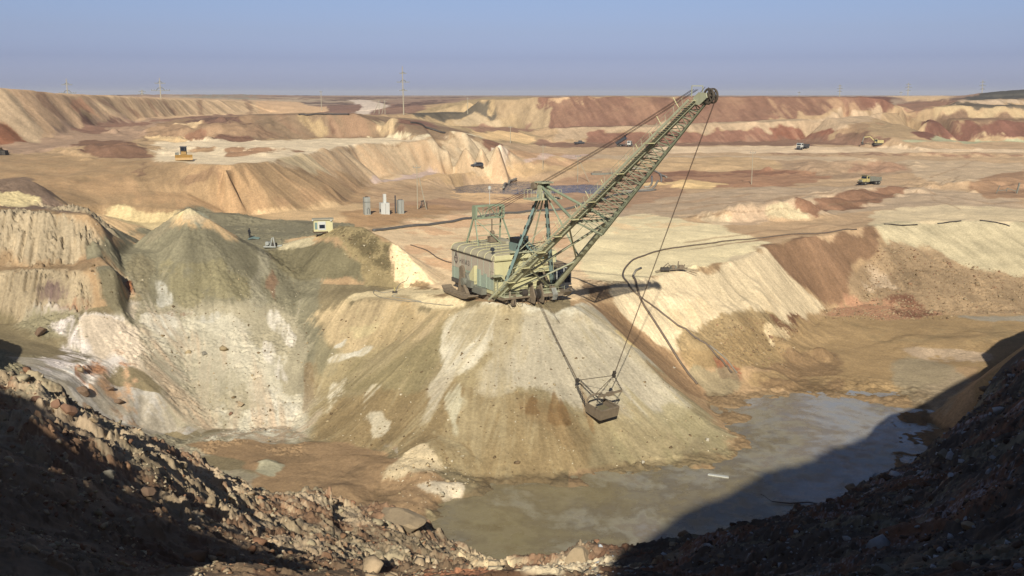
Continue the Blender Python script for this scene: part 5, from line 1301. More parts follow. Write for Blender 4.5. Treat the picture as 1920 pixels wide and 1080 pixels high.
# ------------------------------------------------------------------ bucket on its chains
BKc = Vector(pd(1130, 762, 125.6))
BK = empty("dragline_bucket", BKc + Vector((0, 0, -1.0)), math.radians(-60) + math.radians(4))
BK.rotation_euler = (math.radians(4), math.radians(7), math.radians(-58))
tag(BK, "muddy steel dragline bucket hanging from chains in front of the pale slope", "bucket")
b = MB(); t_ = .09          # mouth towards -x (the machine), closed back at +x
W2, HL, HR, LB = 1.4, 1.2, 1.35, 1.6
def quad(a, b_, c, d, mb, th=t_):
    n_ = (Vector(b_) - Vector(a)).cross(Vector(c) - Vector(a)).normalized() * th; ps = [Vector(p) for p in (a, b_, c, d)]
    mb.add([p for p in ps] + [p + n_ for p in ps], [(0, 1, 2, 3), (7, 6, 5, 4), (0, 4, 5, 1), (1, 5, 6, 2), (2, 6, 7, 3), (3, 7, 4, 0)])
quad((-LB, -W2, 0), (LB - .3, -W2, 0), (LB, -W2, HR), (-LB, -W2, HL), b); quad((-LB, W2, 0), (-LB, W2, HL), (LB, W2, HR), (LB - .3, W2, 0), b)
quad((LB - .3, -W2, 0), (LB - .3, W2, 0), (LB, W2, HR), (LB, -W2, HR), b); quad((-LB, -W2, 0), (-LB, W2, 0), (LB - .3, W2, 0), (LB - .3, -W2, 0), b)
for y in (-W2, W2): b.bar((-LB, y, HL), (LB, y, HR), .16); b.bar((-LB, y, 0), (-LB, y, HL), .2); b.bar((LB, y, HR), (LB - .3, y, 0), .16); b.bar((-LB, y, 0), (LB - .3, y, 0), .16)
b.bar((LB, -W2, HR), (LB, W2, HR), .18); b.bar((LB - .3, -W2, 0), (LB - .3, W2, 0), .16)
b.build("bucket_shell", M['dusty'], BK)
b = MB(); b.path([(-LB, -W2, HL), (-LB - .05, -W2 * .95, HL + .5), (-LB - .1, -W2 * .6, HL + .85), (-LB - .1, 0, HL + .95), (-LB - .1, W2 * .6, HL + .85), (-LB - .05, W2 * .95, HL + .5), (-LB, W2, HL)], .14, 6); b.build("bucket_arch", M['dusty'], BK)
b = MB()
for k in range(6): b.prism([(-LB - .55, -.02), (-LB, -.1), (-LB, .16)], -W2 + .1 + k * .56, -W2 + .32 + k * .56)
b.build("bucket_teeth", M['dark'], BK)
b = MB().box(-LB + .2, LB - .5, -W2 + .12, W2 - .12, .08, .45); b.disc((.2, 0, .4), .9, .4, 'z', 14); b.build("clay_load", paint("olive_clay", (140, 126, 92), .95, (110, 96, 70), .6, 2, streak=False), BK)
# rigging in the bucket's own axes
Binv = (Matrix.Translation(BK.location) @ BK.rotation_euler.to_matrix().to_4x4()).inverted()
pul_w = Vector(dl(PUL)); yoke_w = Vector(dl(YOKE)); pul = Binv @ pul_w; yok = Binv @ yoke_w
spr = Binv @ Vector(pd(1144, 738, 125.2)); yax = Vector((0, 1, 0))
s1, s2 = spr - yax * 1.95, spr + yax * 1.95
b = MB().bar(s1, s2, .2, .26); b.bar(spr + Vector((0, -.5, 0)), spr + Vector((0, .5, 0)), .5, .45); b.build("spreader_bar", M['dusty'], BK)
def chain(mb, a, c, link=.34, r=.035):
    a, c = Vector(a), Vector(c); d = c - a; n_ = max(2, int(d.length / link)); dn = d.normalized(); u = Vector((0, 0, 1)); x = dn.cross(u).normalized(); y = x.cross(dn)
    for k in range(n_):
        m_ = a + d * ((k + .5) / n_); s_ = x if k % 2 else y
        mb.path([m_ - dn * link * .5, m_ - dn * link * .3 + s_ * .09, m_ + dn * link * .3 + s_ * .09, m_ + dn * link * .5], r, 4); mb.path([m_ - dn * link * .5, m_ - dn * link * .3 - s_ * .09, m_ + dn * link * .3 - s_ * .09, m_ + dn * link * .5], r, 4)
for sgn, sp_ in ((-1, s1), (1, s2)):
    b = MB(); chain(b, sp_, (LB * .25, sgn * (W2 + .1), HR * .8)); chain(b, sp_, pul); b.build("hoist_chain", M['dark'], BK)
    b = MB(); chain(b, (-LB, sgn * (W2 - .05), .5), yok + Vector((0, sgn * .35, 0)), .42, .06); b.build("drag_chain", M['dark'], BK)
b = MB(); b.path([yok, pul], .04, 4); b.path([pul, (-LB - .1, 0, HL + .95)], .04, 4); b.build("dump_rope", M['rope'], BK)
b = MB(); b.disc(pul, .32, .2, 'y', 14); b.disc(pul + Vector((.1, 0, .45)), .25, .25, 'y', 12); b.build("hoist_block", M['dark'], BK); MB().disc(yok, .3, .3, 'y', 12).build("drag_block", M['dark'], BK)

# ------------------------------------------------------------------ power lines and poles
def ground_at(u, v): return Vector(hit2(u, v))
def px_m(d): return d / F_PX / .985
def pole(u, vt, vb, label, brace=None, group="concrete power poles in the pit", d=None, lean=0):
    g = Vector(pd(u, vb, d)) if d else ground_at(u, vb)
    h = (vb - vt) * px_m(g.y)
    o = empty("power_pole", g)
    tag(o, label, "power pole", group)
    r = max(.13, .35 * px_m(g.y) * 1.9)
    MB().tube((0, 0, -.5), (lean, 0, h), r, r * .7, 8).build("post", M['concrete'], o)
    b = MB().bar((-.9, 0, h - .7), (.9, 0, h - .7), r * .9, r * .9)
    for x in (-.85, 0, .85): b.tube((x, 0, h - .6), (x, 0, h - .25), r * .5, n=6)
    b.build("crossarm", M['pylon'], o)
    if brace: MB().tube((brace * h * .02, 0, h * .72), (brace, 0.6, -.4), r * .85, r * .9, 8).build("brace", M['concrete'], o)
    return o
pole(783, 310, 392, "concrete power pole with a raking brace beside the grey cabinets", 2.2)
pole(957, 237, 268, "concrete pole below the cream terrace far behind the dragline mast")
pole(1018, 273, 318, "plain concrete pole left of the braced pole by the settling pond")
pole(1083, 291, 342, "concrete pole with a raking brace at the settling pond edge", 4.2)
pole(1409, 284, 346, "tall concrete pole alone in the brown hollow right of the boom")
pole(603, 172, 208, "concrete pole on the second dump crest, left of the tall pylon")
pole(877, 184, 213, "concrete pole on the far dark ledge above the cream cliff")
for u, lab, br in ((711, "left post of the pair of braced poles by the far road", -3.5), (722, "right post of the pair of braced poles by the far road", -2.0)):
    pole(u, 189, 214, lab, br)
def pylon(u, vt, vb, arms, label, d, cat="pylon", group="power line pylons along the horizon", r0=None):
    g = Vector(pd(u, vb, d)); g.z = min(g.z, gh(g.x, g.y) - .0)
    h = (vb - vt) * px_m(d) + (pd(u, vb, d)[2] - g.z)
    o = empty("pylon", g); tag(o, label, cat, group)
    r = r0 or max(.28, 1.25 * px_m(d))
    MB().tube((0, 0, -1), (-.012 * h, 0, h), r, r * .5, 8).build("mast", M['concrete'], o)
    for k, (fz, w) in enumerate(arms):
        z = h * fz; t = r * .95
        b = MB().bar((-w, 0, z), (w, 0, z), t, t)
        b.path([(-w * .5, 0, z), (-w * .25, 0, z + w * .28), (0, 0, z + w * .36), (w * .25, 0, z + w * .28), (w * .5, 0, z)], t * .6, 4)
        for x in (-w, -w * .7, w * .7, w): b.bar((x, 0, z), (x, 0, z + w * .16), t * .6)
        b.build("crossarm", M['pylon'], o)
    return o
A3 = ((.86, 1.9), (.68, 3.4), (.50, 2.1))
pylon(757, 129, 211, ((.855, 1.9), (.675, 3.4), (.50, 2.1)), "tallest pylon, with three crossarms, standing by the far road", 560)
pylon(302, 148, 186, ((.74, 4.6), (.40, 8.0)), "pylon with two crossarms above the middle of the left dump", 900)
pylon(127, 149, 178, ((.68, 4.6), (.25, 7.4)), "pylon with two crossarms nearest the left edge, above the left dump", 900)
pylon(267, 169, 184, ((.75, 5), (.42, 6.0)), "tiny pylon just left of the two armed pylon above the left dump", 1500)
pylon(1574, 159, 181, ((.85, 2.0), (.65, 2.6), (.45, 2.0)), "thin pale pylon above the dark right end of the red wall", 900, r0=.38)
pylon(1702, 156, 181, ((.85, 2.4), (.65, 3.2), (.45, 2.4)), "thin pylon with three short arms on the sky between wall and terraces", 1000, r0=.42)
pylon(1841, 151, 178, ((.85, 2.4), (.65, 3.2), (.45, 2.4)), "thin pylon rising at the left end of the dark vegetated hill", 1000, r0=.42)
pylon(1689, 172, 181, ((.8, 2.0),), "shortest pylon on the right skyline, a faint stub", 1200, r0=.4)
pylon(1498, 172, 181, ((.8, 2.0),), "faint short pylon behind the middle of the red wall", 1200, r0=.4)

# ------------------------------------------------------------------ hut, cabinets, worker
g = ground_at(607, 441); g.y += 1.0; g.z = gh(g.x, g.y)
hut = empty("site_hut", g + Vector((0, 0, .45)), math.radians(14)); tag(hut, "small cream site hut on skids with a window, on the grey green heap", "hut")
MB().box(-1.9, 1.35, -1.1, 1.1, 0, 2.0).build("wall", M['cream'], hut)
MB().box(1.35, 1.39, -1.1, 1.1, 0.02, 1.98).build("end_wall", M['greymetal'], hut)  # greyer than the other walls: shade of this side put into its colour
MB().prism([(-2.1, 2.0), (1.6, 2.0), (1.6, 2.14), (-2.1, 2.14)], -1.35, 1.3).build("roof", M['roofgrey'], hut)
wf = MB().box(-1.2, .15, -1.17, -1.1, .25, 1.75).build("window", M['white'], hut)
MB().box(-.95, .0, -1.2, -1.17, .55, 1.2).build("pane", M['glass'], wf)
wf = MB().box(-1.75, -1.3, -1.14, -1.1, .4, 1.6).build("door", M['tealgreen'], hut)
MB().box(.55, .9, -1.13, -1.1, -.3, .0).build("step", M['cream'], hut)
b = MB(); b.bar((-2.0, -.9, -.15), (1.5, -.9, -.15), .22); b.bar((-2.0, .9, -.15), (1.5, .9, -.15), .22); b.build("skid", M['wood'], hut)
MB().box(-2.2, -1.98, -1.4, -1.2, 1.95, 2.15).build("lamp", M['white'], hut)
MB().box(.95, 1.2, -1.42, -1.28, 1.8, 2.05).build("lamp", M['white'], hut)
def cabinet(name, u, v, w, dpt, h, label, m, extra):
    g = ground_at(u, v); o = empty(name, g, math.radians(24)); tag(o, label, "cabinet", "switch cabinets on the bench behind the dragline" if m is M['cabinet'] else None)
    MB().box(-w / 2, w / 2, -dpt / 2, dpt / 2, -.3, h).build("body", m, o, bevel=.03); extra(o, w, dpt, h); return o
def ex1(o, w, d, h):
    MB().path([(-.1, -d / 2 - .04, .2), (-.1, -d / 2 - .04, 1.3), (.15, -d / 2 - .04, 1.55), (.4, -d / 2 - .04, 1.3), (.4, -d / 2 - .04, .2)], .05, 5).build("cable_loop", M['darkgrey'], o)
    MB().box(-w / 2 - .04, w / 2 + .04, -d / 2 - .04, d / 2 + .04, h * .72, h * .74).build("trim", M['darkgrey'], o); MB().box(-.3, .3, -.2, .2, h, h + .18).build("top_box", M['wood'], o)
def ex2(o, w, d, h):
    b = MB()
    for x in (-.4, -.1, .2, .45): b.tube((x, 0, h), (x, 0, h + .25), .07, n=6)
    b.build("insulators", M['darkgrey'], o); MB().box(-.02, .02, -d / 2 - .02, -d / 2, .1, h - .1).build("door_gap", M['dark'], o)
    MB().tube((-w * .9, 0, 0), (-w * .9, 0, h + 1.1), .16, n=8).build("vent_stack", M['darkgrey'], o)
def ex3(o, w, d, h):
    MB().box(-.25, .4, -.3, .3, h, h + 2.0).build("cable_tower", M['white'], o); MB().box(-w / 2 - .02, -w / 2, -.5, .4, .5, 1.2).build("vent", M['darkgrey'], o); MB().box(-.01, .03, -d / 2 - .02, -d / 2, .1, h - .1).build("door_gap", M['dark'], o)
cabinet("switch_cabinet", 688, 402, 1.35, 1.4, 3.9, "grey cabinet with a cable loop on its door, leftmost of the three cabinets", M['cabinet'], ex1)
cabinet("transformer_cabinet", 721, 401, 2.0, 1.7, 2.55, "white cabinet with a tall square tower, between two grey cabinets", M['white'], ex3)
cabinet("switch_cabinet", 751, 400, 1.35, 1.4, 3.1, "grey cabinet with insulators on top, right of the white cabinet", M['cabinet'], ex2)
g = ground_at(793, 391); o = empty("trestle", g); tag(o, "black A shaped trestle standing beside the braced concrete pole", "trestle")
b = MB().bar((-.8, 0, -.1), (-.1, 0, 1.9), .22); b.bar((.9, 0, -.1), (.2, 0, 1.9), .22); b.bar((-.5, 0, 1.8), (.3, 0, 2.0), .22); b.build("frame", M['pipeblack'], o)

def person(loc, rz, h, label, pose=0):
    """one continuous skinned figure, hair/cap and clothes on top"""
    s = h / 1.75
    J = {'pel': (0, 0, .95), 'che': (0, .02, 1.30), 'nec': (0, 0, 1.50), 'hea': (0, -.03, 1.66), 'top': (0, -.01, 1.74)}
    ed = [('pel', 'che'), ('che', 'nec'), ('nec', 'hea'), ('hea', 'top')]
    rad = {'pel': .17, 'che': .19, 'nec': .065, 'hea': .10, 'top': .07}
    for k, sg in (('l', 1), ('r', -1)):
        J.update({k + 'hip': (sg * .10, 0, .90), k + 'kne': (sg * .12, -.03, .50), k + 'ank': (sg * .12, .0, .09), k + 'toe': (sg * .13, -.17, .05),
                  k + 'sho': (sg * .21, .01, 1.42), k + 'elb': (sg * .27, .05, 1.14), k + 'wri': (sg * .22, -.10, .93), k + 'han': (sg * .20, -.15, .86)})
        rad.update({k + 'hip': .115, k + 'kne': .085, k + 'ank': .06, k + 'toe': .05, k + 'sho': .085, k + 'elb': .065, k + 'wri': .045, k + 'han': .04})
        ed += [('pel', k + 'hip'), (k + 'hip', k + 'kne'), (k + 'kne', k + 'ank'), (k + 'ank', k + 'toe'), ('che', k + 'sho'), (k + 'sho', k + 'elb'), (k + 'elb', k + 'wri'), (k + 'wri', k + 'han')]
    names = list(J); me = bpy.data.meshes.new("person"); me.from_pydata([tuple(c * s for c in J[n_]) for n_ in names], [(names.index(a), names.index(b_)) for a, b_ in ed], [])
    o = bpy.data.objects.new("person", me); COL.objects.link(o)
    sk = o.modifiers.new("skin", 'SKIN'); sk.use_smooth_shade = True
    for i, n_ in enumerate(names): me.skin_vertices[0].data[i].radius = (rad[n_] * s, rad[n_] * s); me.skin_vertices[0].data[i].use_root = (n_ == 'pel')
    o.modifiers.new("sub", 'SUBSURF').levels = 1; o.modifiers["sub"].render_levels = 2
    me.materials.append(M['cloth']); o.location = loc; o.rotation_euler = (0, 0, rz); tag(o, label, "person")
    f = MB().disc((0, -.075 * s, 1.63 * s), .075 * s, .06 * s, 'y', 12); f.add([(-.012 * s, -.105 * s, 1.65 * s), (.012 * s, -.105 * s, 1.65 * s), (0, -.135 * s, 1.62 * s), (0, -.105 * s, 1.61 * s)], [(0, 1, 2), (0, 2, 3), (1, 3, 2)]); f.build("face", M['skin'], o)
    c = MB().disc((0, -.01 * s, 1.735 * s), .115 * s, .08 * s, 'z', 14); c.build("cap", M['cloth'], o)
    return o
g = ground_at(468, 446); person(g, math.radians(150), 1.8, "worker in dark clothes standing at the right foot of the grey cone")
g = ground_at(474, 449); o = empty("metal_sheet", g); tag(o, "crumpled pale blue metal sheet lying at the feet of the worker", "metal sheet")
MB().add([(-.9, -.4, .0), (0, -.6, .25), (1.1, -.3, .05), (1.3, .4, .3), (.1, .5, .5), (-.8, .4, .2)], [(0, 1, 4, 5), (1, 2, 3, 4)]).build("sheet", M['tealgreen'], o)
g = ground_at(512, 464); o = empty("pump_wreck", g); tag(o, "heap of grey pump parts and pipe ends in the hollow beside the hut heap", "scrap")
b = MB(); rr = random.Random(5)
b.tube((-.4, -.3, .1), (-.15, .1, 1.7), .13); b.tube((.5, -.5, .05), (.05, .1, 1.8), .12); b.box(-1.3, -.5, -.2, .5, .1, 1.0); b.tube((-1.5, -.6, .2), (.7, -.8, .2), .16); b.tube((.9, -.2, .25), (1.7, -.3, .35), .22); b.disc((-.9, -.5, .8), .35, .3, 'y', 14)
b.build("pipes", M['cabinet'], o); MB().box(-.9, .5, -.1, .6, .05, .8).build("casing", M['dark'], o)
g = ground_at(740, 549); o = empty("borehole_pump", g); tag(o, "small rusty pump with a bent hose standing on the sandy pad", "pump")
MB().tube((0, 0, 0), (0, 0, .9), .14, .1).build("body", M['paleyellow'], o); MB().box(-.35, .4, -.25, .2, -.05, .28).build("base", M['dark'], o)
MB().path([(.2, 0, .2), (.5, .3, 1.0), (1.0, .5, 1.5), (1.8, .9, 1.8), (2.1, 1.1, 2.4)], .05, 5).build("hose", M['pipeblack'], o)

# ------------------------------------------------------------------ pipes and hoses on the ground
def smooth_path(ps, n=8):
    out = []
    for i in range(len(ps) - 1):
        p0, p1, p2, p3 = ps[max(i - 1, 0)], ps[i], ps[i + 1], ps[min(i + 2, len(ps) - 1)]
        for k in range(n):
            t = k / n
            out.append(tuple(.5 * ((2 * p1[j]) + (-p0[j] + p2[j]) * t + (2 * p0[j] - 5 * p1[j] + 4 * p2[j] - p3[j]) * t * t + (-p0[j] + 3 * p1[j] - 3 * p2[j] + p3[j]) * t ** 3) for j in range(2)))
    out.append(ps[-1]); return out
def pipeline(name, uv, r, mat, label, cat="pipe", lift=.7, smooth=True, n=6, step=6):
    pts_ = [hit2(u, v) for u, v in uv]; xy = [(p[0], p[1]) for p in pts_]
    if smooth: xy = smooth_path(xy, step)
    ps = [(x, y, gh(x, y) + r * lift) for x, y in xy]
    o = MB().path(ps, r, n).build(name, mat, smooth=True); tag(o, label, cat); return o
pipeline("long_hose", [(1606, 431), (1530, 439), (1450, 444), (1380, 451), (1300, 461), (1245, 469), (1200, 483), (1175, 500), (1168, 518), (1180, 537), (1205, 561), (1240, 587), (1290, 622), (1330, 652), (1352, 676), (1372, 700)], .17, M['pipe'], "long dark hose curving over the sand and down the slope from the brown bank", "hose", step=10)
pipeline("slope_pipe", [(1187, 519), (1196, 545), (1208, 575), (1232, 612), (1256, 650), (1282, 690), (1307, 722)], .21, M['pipe'], "straight brown pipe lying down the slope with a kinked upper end", step=8)
pipeline("pipe_end", [(1202, 504), (1192, 509), (1187, 518)], .21, M['pipelight'], "short elbow of pipe on the sand at the top of the slope pipe", smooth=False)
pipeline("pipe_tail", [(1330, 648), (1350, 664), (1368, 682), (1382, 700)], .13, M['pipelight'], "pale pipe tail beside the lower end of the long hose")
pipeline("main_pipeline", [(700, 434), (745, 429), (790, 424), (850, 417), (900, 408), (960, 401), (1030, 396), (1090, 384), (1160, 366), (1230, 357)], .34, M['pipegrey'], "thick grey pipeline crossing the flat behind the dragline", step=8)
pipeline("side_cable", [(770, 460), (800, 470), (820, 484), (848, 494)], .12, M['pipe'], "dark cable running over the orange sand towards the machinery house", "cable", step=8)
pipeline("pale_hose", [(742, 546), (718, 549), (703, 545), (702, 552), (722, 560), (760, 565), (800, 569), (850, 573)], .07, M['pipelight'], "pale hose looping from the small pump towards the dragline", "hose", step=8)
pipeline("blue_hose", [(745, 551), (735, 556), (755, 560), (790, 566)], .05, M['cabinet'], "thin blue grey hose lying inside the loop of the pale hose", "hose", step=8)
pipeline("dump_pipeline", [(770, 231), (795, 238), (815, 245), (835, 250)], .4, M['pipeblack'], "black pipeline curving down the right shoulder of the second dump", step=8)
pipeline("ledge_pipeline", [(560, 216), (590, 215), (620, 215), (655, 216)], .35, M['pipeblack'], "black pipeline along the crest of the second dump", step=6)
pipeline("edge_pipe", [(1658, 421), (1720, 422)], .16, M['pipeblack'], "black pipe along the edge of the cream slope, leftmost of three", step=4)
pipeline("edge_pipe", [(1758, 420), (1802, 415)], .16, M['pipeblack'], "black pipe along the edge of the cream slope, middle of three", step=4)
pipeline("edge_pipe", [(1837, 414), (1868, 418), (1893, 425)], .16, M['pipeblack'], "black pipe along the edge of the cream slope, rightmost of three", step=4)
pipeline("inlet_pipe", [(1165, 360), (1205, 357), (1228, 350), (1240, 340), (1238, 328)], .35, M['pipelight'], "pale bent pipe curving around the sand at the settling pond", step=6)
pipeline("inlet_pipe", [(1208, 352), (1222, 345), (1222, 332)], .35, M['pipelight'], "shorter pale bent pipe inside the curve of the longer one", step=6)
pipeline("inlet_pipe", [(1165, 316), (1200, 318), (1228, 322), (1250, 334)], .35, M['pipelight'], "pale pipe behind the boom above the bent pipes", step=6)
pipeline("outlet_pipe", [(944, 357), (946, 350), (955, 344), (968, 340)], .42, M['pipelight'], "pale arched pipe lying in the dark settling water", step=6, lift=2.2)
g = Vector(hit2(1125, 327)); o = empty("pontoon", g, .1); tag(o, "flat grey pump pontoon at the far edge of the settling water", "pontoon")
MB().box(-3.2, 3.2, -1.0, 1.0, -.1, .5).build("float", M['greymetal'], o); MB().box(-2.2, .6, -.5, .5, .5, 1.1).build("pump", M['dusty'], o); MB().tube((3.2, 0, .4), (8, .6, .2), .28).build("pipe", M['pipegrey'], o)

# ------------------------------------------------------------------ scrap on the sand
g = ground_at(1262, 509); o = empty("wrecked_frame", g, .12); tag(o, "tangle of broken steel frame and rollers lying on the pale sand", "scrap")
b = MB(); b.bar((-2.6, 0, .1), (-.9, .2, 1.5), .13); b.bar((-2.4, -.4, .1), (-.6, .3, 1.1), .12); b.bar((-.9, .2, 1.5), (-.2, 0, .4), .12); b.bar((-1.9, -.4, .3), (2.6, -.1, .6), .16); b.bar((-1.6, .6, .3), (2.4, .7, .5), .16); b.bar((.9, .2, .4), (1.0, .2, 1.8), .18); b.bar((1.9, .1, .5), (2.2, .3, 1.2), .12)
b.bar((2.0, -.1, .4), (4.4, -.9, .05), .1); b.bar((1.6, .6, .5), (4.6, .2, .1), .1); b.bar((-2.2, -.3, .2), (-3.4, -.8, .02), .1); b.bar((-3.2, .3, .05), (-1.2, .5, .6), .09); b.build("frame", M['dusty'], o)
MB().disc((-1.6, -.3, .45), .42, 1.5, 'x', 14).build("roller", M['dark'], o); MB().box(-.5, .6, -.2, .6, .3, 1.0).build("gearbox", M['greymetal'], o); MB().box(1.1, 1.9, -.1, .5, .3, 1.1).build("gearbox", M['dusty'], o)
b = MB().disc((-.1, -.3, .9), .35, .3, 'y', 14); b.build("drum", M['dusty'], o)
g = ground_at(1895, 362); o = empty("road_barrier_wreck", g, .1); tag(o, "broken steel barrier with two posts beside the brown mound at the right edge", "barrier")
b = MB(); b.bar((-4.4, 0, -.2), (-3.4, .2, 2.2), .16); b.bar((-4.0, 0, .7), (-1.2, .2, .9), .16); b.bar((-1.2, .2, .4), (-1.0, .2, 1.5), .18); b.bar((-.8, .2, 1.3), (2.2, .3, .4), .2); b.bar((1.9, .2, -.3), (2.6, .3, 2.9), .34); b.build("frame", M['greymetal'], o)

# ------------------------------------------------------------------ vehicles
def wheel_mb(b, x, y, r, w): b.disc((x, y, r), r, w, 'y', 16)
def dump_truck(u, v, face, label, style, bed_up=0.0, scale=1.0, cabm=None, bedm=None, d=None):
    g = Vector(pd(u, v, d)) if d else ground_at(u, v)
    o = empty("dump_truck", g, face); o.scale = (scale,) * 3; tag(o, label, "dump truck")
    bonnet = style == 'bonnet'
    MB().box(-3.9, 2.9, -.45, .45, .75, 1.05).build("chassis", M['darkgrey'], o)
    cx0 = 1.2 if bonnet else 1.7; cx1 = 2.5 if bonnet else 3.6
    c = MB().prism([(cx0, 1.0), (cx1, 1.0), (cx1, 1.9 if bonnet else 2.0), (cx1 - .15, 2.85), (cx0, 2.95)], -1.2, 1.2).build("cab", cabm, o, bevel=.05)
    MB().prism([(cx1 - .12 + .0, 2.0), (cx1 + .03, 2.0), (cx1 - .1, 2.7), (cx1 - .2, 2.7)], -1.0, 1.0).build("windscreen", M['glass'], c)
    b = MB(); b.box(cx0 + .25, cx1 - .3, -1.23, -1.2, 2.0, 2.65); b.box(cx0 + .25, cx1 - .3, 1.2, 1.23, 2.0, 2.65); b.build("side_window", M['glass'], c)
    if bonnet:
        MB().prism([(2.5, 1.0), (3.9, 1.0), (3.95, 1.75), (2.5, 1.95)], -.85, .85).build("bonnet", cabm, o, bevel=.05)
        MB().box(3.95, 4.0, -.5, .5, 1.05, 1.6).build("grille", M['greymetal'], o)
        MB().box(3.9, 4.15, -1.2, 1.2, .6, .9).build("bumper", M['dark'], o)
        for y in (-1, 1): MB().box(2.7, 3.8, y * 1.0 - .25, y * 1.0 + .25, 1.0, 1.3).build("mudguard", cabm, o)
        for y in (-.72, .72): MB().disc((4.0, y, 1.3), .14, .08, 'x', 10).build("headlight", M['white'], o)
    else:
        MB().box(3.6, 3.75, -1.15, 1.15, .5, 1.15).build("bumper", M['darkgrey'], o)
        MB().box(3.6, 3.64, -.8, .8, 1.25, 1.7).build("grille", M['dark'], o)
        for y in (-.95, .95): MB().box(3.74, 3.78, y - .15, y + .15, .7, .95).build("headlight", M['white'], o)
    xs = (3.0, -1.6, -2.9) if bonnet else (2.6, -1.7, -3.0)
    for x in xs:
        for y in (-1.05, 1.05):
            w = MB(); wheel_mb(w, x, y, .58, .42); w = w.build("wheel", M['rubber'], o); MB().disc((x, y * 1.2, .58), .26, .06, 'y', 10).build("rim", M['greymetal'], w)
    a = math.radians(bed_up); ca, sa = math.cos(a), math.sin(a); px0, pz0 = -3.7, 1.1
    R_ = lambda x, z: (px0 + (x - px0) * ca - (z - pz0) * sa, pz0 + (x - px0) * sa + (z - pz0) * ca)
    b = MB(); L_, T_ = (-3.9, 1.0 if bonnet else 1.4)
    for y in (-1.25, 1.17): b.prism([R_(L_, 1.15), R_(T_, 1.15), R_(T_, 2.6), R_(L_, 2.3)], y, y + .08)
    b.prism([R_(L_, 1.1), R_(T_, 1.1), R_(T_, 1.22), R_(L_, 1.22)], -1.2, 1.2); b.prism([R_(T_, 1.1), R_(T_ + .1, 1.1), R_(T_ + .1, 2.7), R_(T_, 2.7)], -1.25, 1.25)
    b.prism([R_(T_, 2.62), R_(T_ + 1.5, 2.95), R_(T_ + 1.5, 3.07), R_(T_, 2.75)], -1.2, 1.2) if True else None
    for k in range(5):
        xx = L_ + .5 + k * 1.0
        for y in (-1.33, 1.25): b.prism([R_(xx, 1.15), R_(xx + .1, 1.15), R_(xx + .1, 2.4), R_(xx, 2.4)], y, y + .08)
    b.build("tipper_bed", bedm, o)
    if bed_up > 5: MB().tube((.6, 0, 1.0), (R_(1.0, 1.1)[0], 0, R_(1.0, 1.1)[1]), .12).build("tipping_ram", M['greymetal'], o)
    return o
dump_truck(1630, 346, math.radians(208), "old yellow bonneted dump truck with a grey bed driving on the haul road", 'bonnet', 0, 1.0, M['paleyellow'], M['greymetal'])
dump_truck(1505, 280, math.radians(225), "white cabbed dump truck with a dark bed on the far haul road", 'flat', 0, 1.0, M['white'], M['darkgrey'])
dump_truck(1171, 275, math.radians(-28), "white cabbed dump truck with its dark bed tipped up, seen behind the boom ropes", 'flat', 30, .95, M['white'], M['darkgrey'])
# bulldozer seen from the front
g = ground_at(345, 300); BD = empty("bulldozer", g, math.radians(-72)); tag(BD, "yellow tracked bulldozer with a wide blade on the pale bench", "bulldozer")
for y in (-1.1, 1.1):
    t = MB().prism([(-2.3, .35), (-2.0, .02), (1.6, .02), (2.0, .4), (1.6, .85), (-1.9, .95)], y - .3, y + .3).build("track", M['dark'], BD)
MB().box(-1.9, 1.7, -.75, .75, .7, 1.5).build("hull", M['yellow'], BD); MB().prism([(-.2, 1.5), (1.8, 1.4), (1.8, 2.0), (-.2, 2.15)], -.6, .6).build("engine_hood", M['yellow'], BD)
c = MB().box(-1.8, -.3, -.75, .75, 1.5, 3.1).build("cab", M['darkgrey'], BD); MB().box(-.3, -.26, -.65, .65, 2.1, 2.95).build("windscreen", M['glass'], c); MB().box(-1.95, -.15, -.85, .85, 3.1, 3.2).build("cab_roof", M['darkgrey'], BD)
MB().tube((.8, .3, 2.0), (.8, .3, 3.0), .08).build("exhaust", M['dark'], BD)
b = MB(); b.prism([(2.5, .1), (2.7, .1), (2.45, .7), (2.75, 1.35), (2.6, 1.4), (2.3, .7)], -2.0, 2.0); b.build("blade", M['yellow'], BD)
b = MB()
for y in (-1.5, 1.5): b.bar((2.4, y, .5), (-.5, y * .95, .5), .18)
b.build("push_arm", M['yellow'], BD); MB().box(-2.3, -1.5, -2.0, -1.1, .4, 1.7).build("side_box", M['greymetal'], BD)
# excavator far right
g = ground_at(1645, 272); EX = empty("excavator", g, math.radians(178)); tag(EX, "yellow excavator with its boom stretched left, loading far below the terraces", "excavator")
for y in (-1.1, 1.1): MB().prism([(-1.9, .4), (-1.6, .02), (1.6, .02), (1.9, .4), (1.6, .85), (-1.6, .85)], y - .3, y + .3).build("track", M['dark'], EX)
MB().box(-2.4, 1.2, -1.3, 1.3, 1.0, 2.3).build("upper_body", M['paleyellow'], EX); c = MB().box(.4, 1.7, .3, 1.3, 1.1, 2.9).build("cab", M['paleyellow'], EX); MB().box(1.7, 1.73, .4, 1.2, 1.5, 2.8).build("windscreen", M['glass'], c)
MB().box(.5, 1.6, 1.3, 1.34, 1.7, 2.7).build("window", M['glass'], EX)
b = MB(); b.bar((1.2, -.1, 1.7), (3.6, -.1, 3.9), .45); b.bar((3.6, -.1, 3.9), (6.2, -.1, 3.6), .4); b.build("boom", M['paleyellow'], EX); MB().bar((6.2, -.1, 3.8), (7.0, -.1, 1.4), .32).build("stick", M['greymetal'], EX)
MB().prism([(6.6, 1.5), (7.4, 1.4), (7.5, .7), (6.8, .2), (6.3, .6)], -.6, .4).build("bucket", M['dark'], EX)
